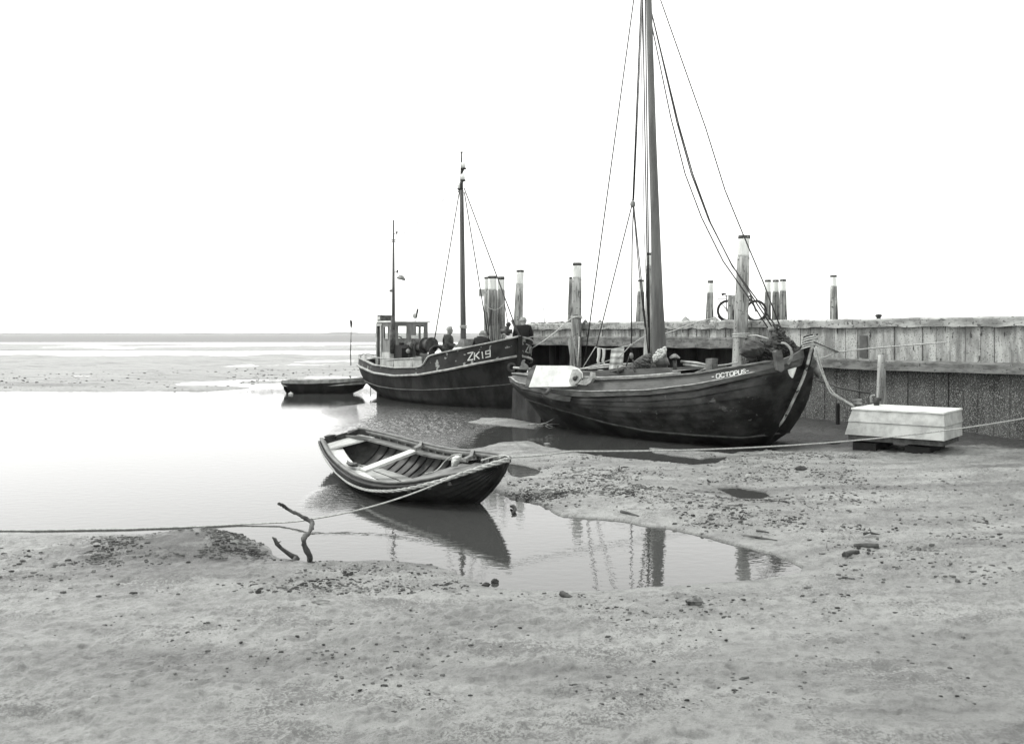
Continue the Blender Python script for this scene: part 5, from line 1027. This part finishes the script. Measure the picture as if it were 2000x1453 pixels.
b = MB()                                             # stem and keel
b.tube([dp(keel[i].x + .02, keel[i].y, keel[i].z) for i in range(int(ND * .6), ND + 1)], .035, 6); b.build('stem', M_dwood, dg)
# fittings
b = MB(); 
def onbench(x, y, z): return G(x, y, z)
for (pts_, z) in (((632, 853), .62), ): pass
b = MB(); b.prism([G(632, 852, .66), G(640, 849, .68), G(652, 848, .69), G(655, 852, .66), G(654, 858, .58), G(640, 862, .55)], Dg.H * .09); b.build('quarter_knee', M_dwood, dg)
b = MB(); b.prism([G(677, 846, .70), G(680, 841, .74), G(697, 837, .78), G(711, 841, .72), G(708, 845, .68), G(690, 847, .67)], Dg.H * .09); b.build('quarter_knee', M_dwood, dg)
b = MB(); b.prism([G(x, y, .30) for x, y in ((678, 903), (684, 907.5), (696, 908), (699, 912), (688, 912), (680, 909))], (0, 0, .05)); b.tube([G(678, 904, .33), G(684, 908, .36), G(697, 907, .38)], .02, 6); b.build('rowlock', M_iron, dg)
b = MB(); b.prism([G(x, y, .60) for x, y in ((808, 878), (817, 874), (821, 866), (825, 868), (822, 877), (812, 881))], (0, 0, .06)); b.build('rowlock', M_drail, dg)
b = MB(); b.prism([G(x, y, .66) for x, y in ((905, 901), (917, 895), (920, 884), (926, 885), (923, 896), (910, 903))], (0, 0, .06)); b.build('rowlock', M_drail, dg)
# rope fender along the near side
b = MB(); P = []
for i in range(1, ND + 1):
    t = i / ND; v = float(np.interp(t, [0, .2, .45, .62, .78, .9, 1], [.10, .20, .33, .26, .12, .03, .0])); P.append(hullpt(1, min(i, ND), v, -.07) + Vector((0, -.02, 0)))
P = catmull(P, 3); n = len(P)
for k in range(3):
    b.tube([p + Vector((0, math.cos(i * .9 + k * 2.094) * .5, math.sin(i * .9 + k * 2.094))) * lerp(.008, .026, (i / n) ** 2.2) for i, p in enumerate(P)], [lerp(.010, .024, (i / n) ** 2.2) for i in range(n)], 5)
b.build('rope_fender', M_rope, dg)
b = MB(); b.tube(catmull([G(965, 893, .84), G(980, 889, .88), G(992, 891, .88), G(996, 897, .84)], 4), .014, 5); b.tube(catmull([G(940, 899, .80), G(965, 892, .86), G(990, 889, .88), G(975, 893, .86)], 4), .014, 5); b.build('bow_lanyard', M_rope, dg)
lump('crumpled_cloth', [(882, 912), (881, 902), (884, 893), (892, 887), (899, 886), (902, 891), (900, 900), (896, 906), (893, 911)], 16.0, .10, M_towel, 'crumpled white cloth lying in the bow of the rowing boat', 'cloth', fold=.06, fs=3, step=1.2)
rope(catmull([G(902, 888, .80), G(885, 889, .78), G(870, 900, .55), G(858, 914, .42), G(848, 921, .40), G(830, 925, .38)], 5), .012, 'thin pale cord trailing from the white cloth over the bench of the rowing boat', name='cord', cat='cord')
# its two mooring lines
pA = G(904, 921, .62) + Vector((0, -.06, 0))
rope(sagline(pA, W(606, 1014, 13.4), .10, 24) + sagline(W(606, 1014, 13.4), G(545, 1020.5, .03), .01, 4)[1:] + [G(470, 1024, .012), G(397, 1028, .012), G(250, 1033, .012), G(60, 1036, .012), G(-300, 1034, .012)], .013, 'pale line running left from the rowing boat over the forked stick into the water')
rope(sagline(G(992, 893, .86), W(1115, 881, 15.4), .02, 8) + sagline(W(1115, 881, 15.4), W(2150, 787, 21.5), .30, 40)[1:], .014, 'long taut pale line from the rowing boat bow across to the far right')

# ================================================================ people
def person(name, base, face, joints, label, coat, hairm, hgt=1.0, bald=False):
    """joints: dict of offsets (right, forward, up) in metres of a standing figure; base = feet, face = heading angle"""
    S_ = hgt / K; fw = Vector((math.cos(face), math.sin(face), 0)); rt = Vector((math.sin(face), -math.cos(face), 0))
    J = {k: base + (rt * v[0] + fw * v[1] + Vector((0, 0, v[2]))) * S_ for k, v in joints.items()}
    th = thing(name, base, label, 'person')
    def skin(nm, verts, edges, rad, m, roots=(0,), lv=2):
        me = bpy.data.meshes.new(nm); inv = WM[th.name].inverted(); me.from_pydata([inv @ (v * K) for v in verts], edges, []); o = bpy.data.objects.new(nm, me); COL.objects.link(o); o.parent = th; WM[o.name] = WM[th.name]
        sk_ = o.modifiers.new('skin', 'SKIN'); sk_.use_smooth_shade = True
        for i, r_ in enumerate(rad): me.skin_vertices[0].data[i].radius = (r_ * hgt, r_ * hgt); me.skin_vertices[0].data[i].use_root = i in roots
        s_ = o.modifiers.new('subsurf', 'SUBSURF'); s_.levels = lv; s_.render_levels = lv; me.materials.append(m); return o
    V, E, Rr, roots = [], [], [], []
    def chain(pts, rads, link=None):
        first = len(V)
        for i, (p, r_) in enumerate(zip(pts, rads)):
            V.append(p); Rr.append(r_)
            if i: E.append((len(V) - 2, len(V) - 1))
        if link is not None: E.append((link, first))
        else: roots.append(first)
        return first
    # body
    c0 = chain([J['pelvis'], J['waist'], J['chest'], J['neckb'], J['neck'], J['jaw'], J['crown']], [.14, .13, .15, .085, .072, .118, .098])
    for sd_ in ('L', 'R'):
        chain([J['sh' + sd_], J['el' + sd_], J['wr' + sd_]], [.058, .043, .030], 2); w = len(V) - 1
        hd = (J['ha' + sd_] - J['wr' + sd_]); chain([J['wr' + sd_] + hd * .55], [.030], w)
        chain([J['hip' + sd_], J['kn' + sd_], J['an' + sd_]], [.085, .058, .042], 0); a_ = len(V) - 1; chain([J['an' + sd_] + fw * .13 * S_ - Vector((0, 0, .05)) * S_], [.035], a_)
    for sd_ in ('L', 'R'):
        hd = (J['ha' + sd_] - J['wr' + sd_]).normalized(); sdv = hd.cross(Vector((0, 0, 1)) if abs(hd.z) < .8 else fw).normalized(); pn = hd.cross(sdv); p0 = J['wr' + sd_] + hd * .055 * S_
        for k, (off, ln) in enumerate(((-.026, .062), (-.009, .074), (.009, .070), (.025, .055))):
            a0 = p0 + sdv * off * S_; chain([a0, a0 + hd * ln * .55 * S_, a0 + (hd * ln * .9 + pn * ln * .35) * S_, a0 + (hd * ln * 1.05 + pn * ln * .75) * S_], [.010, .0095, .009, .007])
        sg = 1 if sd_ == 'L' else -1; a0 = J['wr' + sd_] + (hd * .02 - sdv * .022 * sg) * S_; chain([a0, a0 + (hd * .03 - sdv * .024 * sg) * S_, a0 + (hd * .062 - sdv * .026 * sg + pn * .02) * S_], [.012, .011, .008])
    skin('body', V, E, Rr, M_skin, roots, 2)
    up = (J['crown'] - J['jaw']).normalized(); hf = J['nose'] - (J['jaw'] + J['crown']) / 2; hf = (hf - up * hf.dot(up)).normalized(); hr = hf.cross(up); hc = (J['jaw'] + J['crown']) / 2
    b = MB(); b.ball(hc + (hf * .10 - up * .02) * S_, .017 * S_, 5); b.ball(hc + (hf * .092 + up * .0) * S_, .013 * S_, 5); b.build('nose', M_skin, th)
    for sg in (-1, 1):
        MB().ball(hc + (hr * .092 * sg - up * .01 - hf * .005) * S_, .024 * S_, 5, (1, .6, 1.2)).build('ear', M_skin, th); MB().ball(hc + (hf * .084 + hr * .03 * sg + up * .012) * S_, .008 * S_, 5).build('eye', M_black, th)
    b = MB(); b.tube([hc + (hf * .088 - hr * .022 - up * .058) * S_, hc + (hf * .093 - up * .056) * S_, hc + (hf * .088 + hr * .022 - up * .058) * S_], .005 * S_, 5); b.build('mouth', M_coat, th)
    rr = random.Random(len(label)); b = MB(); rows = []
    for i in range(9):
        a = i / 8 * 1.75 + .02; row = []
        for k in range(18):
            q = 2 * math.pi * k / 18; d = up * math.cos(a) + (hr * math.cos(q) + (hf * math.sin(q))) * math.sin(a); front = max(0, math.sin(q)) * max(0, a - .95)
            row.append(hc + up * .028 * S_ - hf * .008 * S_ + d * (.118 - .05 * front + rr.uniform(0, .008)) * S_)
        rows.append(row)
    b.grid(rows, cv=True); b.build('hair', hairm, th)
    # coat
    V, E, Rr, roots = [], [], [], []
    chain([J['hem'], J['pelvis'], J['waist'], J['chest'], J['chest'].lerp(J['neckb'], .62), J['neckb'].lerp(J['neck'], .3)], [.23, .22, .205, .205, .165, .085])
    for sd_ in ('L', 'R'): chain([J['sh' + sd_], J['el' + sd_], J['wr' + sd_] - (J['wr' + sd_] - J['el' + sd_]) * .08], [.098, .088, .068], 3)
    skin('coat', V, E, Rr, coat, roots, 2)
    V, E, Rr, roots = [], [], [], []
    chain([J['pelvis']], [.16])
    for sd_ in ('L', 'R'): chain([J['hip' + sd_], J['kn' + sd_], J['an' + sd_] + Vector((0, 0, .05)) * S_], [.12, .095, .08], 0)
    skin('trousers', V, E, Rr, M_trouser, roots, 2)
    for sd_ in ('L', 'R'):
        b = MB(); a = J['an' + sd_] + Vector((0, 0, -.02)) * S_; b.tube([a - fw * .06 * S_ + Vector((0, 0, .03)) * S_, a - Vector((0, 0, .02)) * S_, a + (fw * .10 - Vector((0, 0, .04))) * S_, a + (fw * .18 - Vector((0, 0, .05))) * S_], [.045 * S_, .058 * S_, .05 * S_, .03 * S_], 10); b.build('boot', M_black, th)
    return th, J
def feet(px, py_deck, lat): p = T.at(px, py_deck, lat); return p
st = dict(pelvis=(0, 0, .93), waist=(0, 0, 1.10), chest=(0, .01, 1.32), neckb=(0, .0, 1.46), neck=(0, .02, 1.52), jaw=(0, .05, 1.60), crown=(0, .04, 1.70), nose=(0, .18, 1.62), hem=(0, 0, .70),
    shL=(-.19, 0, 1.40), elL=(-.25, -.02, 1.12), wrL=(-.24, .12, .90), haL=(-.24, .16, .82), shR=(.19, 0, 1.40), elR=(.25, -.02, 1.12), wrR=(.24, .12, .90), haR=(.24, .16, .82),
    hipL=(-.10, 0, .88), knL=(-.11, .02, .48), anL=(-.11, 0, .09), hipR=(.10, 0, .88), knR=(.11, .02, .48), anR=(.11, 0, .09))
a1 = dict(st); a1.update(jaw=(0, .075, 1.57), crown=(0, .065, 1.68), nose=(0, .2, 1.55), neck=(0, .035, 1.51), elL=(-.24, .05, 1.13), wrL=(-.08, .26, 1.10), haL=(0, .33, 1.09), elR=(.24, .04, 1.13), wrR=(.10, .27, 1.07), haR=(.02, .36, 1.06))
q = T.at(875, 652, .35); p1 = Vector((q.x, q.y, T.at(875, 638, .35).z - 1.75 / K))
_p1, J1 = person('person', p1, R(-8), a1, 'fair haired young man in dark hooded coat standing by the mast, looking down', M_coat, M_hair_pale)
b = MB(); c = J1['neckb']; b.torus(c + Vector((-.04, 0, -.02)), (0, 0, 1), .10, .05, 14, 6); b.build('hood', M_coat, _p1)
a2 = dict(st); a2.update(pelvis=(0, 0, .78), waist=(0, .08, .93), chest=(0, .20, 1.10), neckb=(0, .30, 1.20), neck=(0, .34, 1.235), jaw=(0, .39, 1.275), crown=(0, .42, 1.375), nose=(0, .53, 1.28), hem=(0, -.03, .62), shL=(-.20, .22, 1.15), shR=(.20, .22, 1.15), elL=(-.27, .28, .88), elR=(.27, .28, .88), wrL=(-.16, .48, .72), wrR=(.16, .48, .72), haL=(-.12, .56, .66), haR=(.12, .56, .66), hipL=(-.1, 0, .74), hipR=(.1, 0, .74), knL=(-.13, .26, .45), knR=(.13, .26, .45))
q = T.at(939, 660, -.1); p2 = Vector((q.x, q.y, T.at(939, 648, -.1).z - 1.42 / K))
person('person', p2, R(85), a2, 'grey haired man in dark jacket bending over on the cutter foredeck, seen from behind', M_coat_blk, M_hair_grey)
a3 = dict(st); a3.update(chest=(0, .06, 1.31), neckb=(0, .12, 1.44), neck=(0, .15, 1.485), jaw=(0, .19, 1.53), crown=(0, .20, 1.63), nose=(0, .33, 1.53), shL=(-.21, .08, 1.38), shR=(.21, .08, 1.38), elL=(-.27, .08, 1.12), elR=(.27, .08, 1.12), wrL=(-.27, .22, .93), wrR=(.27, .22, .93), haL=(-.24, .3, .88), haR=(.24, .3, .88), hem=(0, 0, .78))
q = T.at(1021, 655, -.75); p3 = Vector((q.x, q.y + .1, T.at(1021, 621.5, -.75).z - 1.68 / K))
person('person', p3, R(88), a3, 'grey haired man in black jersey standing at the cutter bow with his back to us', M_coat_blk, M_hair_grey)

# ================================================================ foreground sticks and debris
b = MB(); D0 = on_ground(606, 1098).y
SA = [(544, 983.5), (553, 987), (564, 995), (584, 1005), (600, 1014), (609.4, 1020), (608.5, 1028), (604, 1040), (595, 1049), (593, 1056), (597, 1072), (604, 1084), (605, 1092), (606, 1101)]
P = [W(x, y, D0 + .25 * math.sin(i * .5)) for i, (x, y) in enumerate(SA)]; rads = [.016, .021, .019, .023, .026, .030, .024, .021, .031, .026, .030, .036, .031, .033]
Pc = catmull(P, 5); rq = random.Random(8); rc = [float(np.interp(i / 5, range(len(rads)), rads)) * rq.uniform(.82, 1.2) for i in range(len(Pc))]; b.tube([p + Vector((rq.uniform(-.004, .004), 0, rq.uniform(-.004, .004))) for p in Pc], rc, 9); b.tube([P[5], P[5] + Vector((.02, 0, -.09))], [.02, .006], 5); b.tube([P[7], P[7] + Vector((.05, 0, .05))], [.012, .004], 5); b.tube([P[10], P[10] + Vector((-.05, 0, .05))], [.02, .006], 5)
b.build('bent_stick', M_mud_wood, label='tall crooked forked stick standing in the mud at the water edge, lower left', cat='stick')
b = MB(); D1 = on_ground(580, 1094).y; SB = [(532, 1049), (537, 1053), (541, 1062), (550, 1071), (558, 1077), (568, 1084), (577, 1089), (581, 1096)]
b.tube([W(x, y, D1 + .03 * i) for i, (x, y) in enumerate(SB)], [.008, .022, .026, .022, .024, .030, .040, .046], 9); b.tube([W(577, 1090, D1 + .1), W(569, 1098, D1 - .1)], [.03, .012], 6); b.tube([W(541, 1060, D1), W(549, 1057, D1 + .1)], [.012, .004], 5)
b.build('short_stick', M_mud_wood, label='short bare branch leaning left beside the tall crooked stick', cat='stick')
def litter(name, P, r, label, cat='driftwood', m=M_mud_wood, group=None, lift=.6):
    b = MB(); Q_ = []
    for i, (x, y) in enumerate(P): g = on_ground(x, y); Q_.append(g + Vector((0, 0, (r if not isinstance(r, list) else r[i]) * lift)))
    b.tube(Q_, r, 7); return b.build(name, m, label=label, cat=cat, group=group)
litter('driftwood_stick', [(1213, 1001), (1228, 1004), (1247, 1009)], [.028, .022, .014], 'small thick stick on the mud bank right of the rowing boat')
litter('driftwood_stick', [(1452, 1047), (1480, 1051), (1518, 1056)], [.016, .018, .008], 'long thin stick lying on the mud above the right end of the pool')
litter('driftwood_log', [(1668, 1067), (1690, 1068.5), (1716, 1068)], [.022, .034, .028], 'upper of two short logs lying on the mud at the right')
litter('driftwood_log', [(1649, 1088), (1662, 1083), (1678, 1080)], [.038, .036, .024], 'lower of two short logs on the mud at the right')
litter('driftwood_stick', [(1477, 1037), (1490, 1039), (1502, 1040.5)], [.012, .015, .008], 'tiny twig on the mud between round puddle and pool')
litter('driftwood_stick', [(1483, 978), (1505, 978), (1530, 981)], [.012, .015, .008], 'thin stick just below the round puddle')
litter('driftwood_stick', [(1083, 964.5), (1092, 964), (1100, 962)], [.02, .02, .014], 'stub of wood on the mud just right of the rowing boat bow')
litter('driftwood_stick', [(1097, 1163), (1107, 1166), (1118, 1168)], [.035, .028, .012], 'pointed wood splinter on the near mud below the pool')
litter('driftwood_root', [(998, 992), (1003, 995), (1006, 1000), (1000, 1006)], [.02, .034, .030, .014], 'dark curved root sticking out of the water right of the rowing boat', m=M_stone, lift=1.4)
litter('driftwood_root', [(1640, 866), (1622, 867), (1608, 864)], [.04, .05, .02], 'dark timber half sunk in mud left of the white barge')
def twig(name, px, py, pts, label, m=M_mud_wood):
    g = on_ground(px, py); b = MB()
    for P, r0 in pts: b.tube([g + Vector((x * .01, 0, z * .01)) for x, z in P], [r0] + [r0 * .3], 5)
    return b.build(name, m, label=label, cat='twig')
twig('upright_twig', 1209, 921, [(((0, -2), (0, 5), (1, 12)), .02), (((0, 1), (6, 0), (10, 2)), .018), (((0, 3), (-4, 8)), .010)], 'little upright twig on the mud above the pool, centre')
twig('upright_twig', 1449, 1014, [(((-3, 0), (1, 5), (4, 10)), .012), (((0, 0), (-12, -1), (-28, -3)), .009), (((0, 1), (6, 3)), .01)], 'spindly branched twig on the mud below the round puddle')
twig('upright_twig', 1698, 1045, [(((-8, 1), (2, 4), (0, 10)), .014), (((2, 3), (14, 1)), .018)], 'thorny twig at the far right of the mud')
twig('upright_twig', 1615, 1074, [(((0, 0), (0, 4), (0, 9)), .008)], 'tiny upright twig left of the two logs')
b = MB(); rr = random.Random(6)
for P in (((1048, 831), (1066, 826), (1083, 817)), ((1030, 829), (1060, 828), (1092, 828)), ((1062, 828), (1080, 833)), ((1058, 827), (1072, 836), (1084, 834))):
    b.tube([W(x, y, 26.3 + i * .1) for i, (x, y) in enumerate(P)], [.022, .008], 5)
b.build('fallen_branch', M_post_pale, label='pale bare branch lying on the mud islet under the barge stern', cat='branch')
def rock(name, px, py, w, h, label, m=M_stone, sd_=1, sy=.7, cat='stone'):
    g = on_ground(px, py); s = g.y / F; b = MB(); rr = random.Random(sd_); rows = []; n = 10
    for i in range(6):
        a = math.pi * i / 5; a = min(max(a, .05), math.pi - .05)
        rows.append([g + Vector((math.sin(a) * math.cos(q) * w * s / 2 * rr.uniform(.62, 1.25), math.sin(a) * math.sin(q) * w * s / 2 * sy * rr.uniform(.8, 1.1), math.cos(a) * h * s / 2 * rr.uniform(.7, 1.2) + h * s * .2)) for q in [2 * math.pi * k / n for k in range(n)]])
    b.grid(rows, cv=True, smooth=False); return b.build(name, m, label=label, cat=cat)
rock('stone', 950, 1144, 18, 10, 'flat dark stone at the pool edge, left of its pair', sd_=2)
rock('stone', 966, 1138, 17, 12, 'upright dark stone at the pool edge, right of its pair', sd_=3)
rock('stone', 1357, 1179, 36, 22, 'big blotched dark stone at the bottom of the mud foreground', mat('blotched_stone', .03, .30, 6, rough=.6, bump=.6), sd_=4)
rock('stone', 873, 1142, 11, 6, 'small shell-topped stone on the near mud left of the pair of stones', sd_=5)
rock('mud_lump', 1563, 918, 26, 12, 'dark jagged lump of debris on the mud right of the barge', M_stone, 6, cat='lump')
rock('mud_lump', 1461, 932, 12, 10, 'white shelly lump on the mud below the barge bow', M_cream, 7, cat='lump')
rock('mud_lump', 1172, 1082 - 192 + 3, 12, 6, 'pale lump at the mud edge under the taut line', M_iron_pale, 8, cat='lump')
rock('mud_lump', 1068, 868, 14, 5, 'small pale lump at the water edge left of the barge hull', M_iron_pale, 9, cat='lump')
rock('mud_lump', 456, 1062, 34, 12, 'pale flat-topped lump on the mud mound at lower left', mat('pale_mud', .2, .28, 6, bump=.5), 12, cat='lump')
rock('brick', 628, 1178, 44, 9, 'broken flat brick slab at the bottom edge left of centre', mat('brick', .13, .3, 8, rough=.8, bump=.4), 10, .5, 'brick')
rock('stone', 505, 1158, 12, 12, 'small split stone on the near mud at lower left', sd_=11)
# ================================================================ thin air: far things fade
b = MB(); b.box((0, 5900, 9.2), (6500, 0, 0), (0, 6400, 0), (0, 0, 12)); hz = b.build('haze', M_black)
hm = bpy.data.materials.new('haze_air'); hm.use_nodes = True; N_ = hm.node_tree.nodes; N_.remove(N_['Principled BSDF']); pv = N_.new('ShaderNodeVolumePrincipled')
pv.inputs['Color'].default_value = (.98, .98, .98, 1); pv.inputs['Density'].default_value = .00012; hm.node_tree.links.new(pv.outputs[0], N_['Material Output'].inputs['Volume'])
hz.data.materials.clear(); hz.data.materials.append(hm); hz['kind'] = 'stuff'; hz['label'] = 'thin pale haze over the flats and sea'; hz['category'] = 'haze'
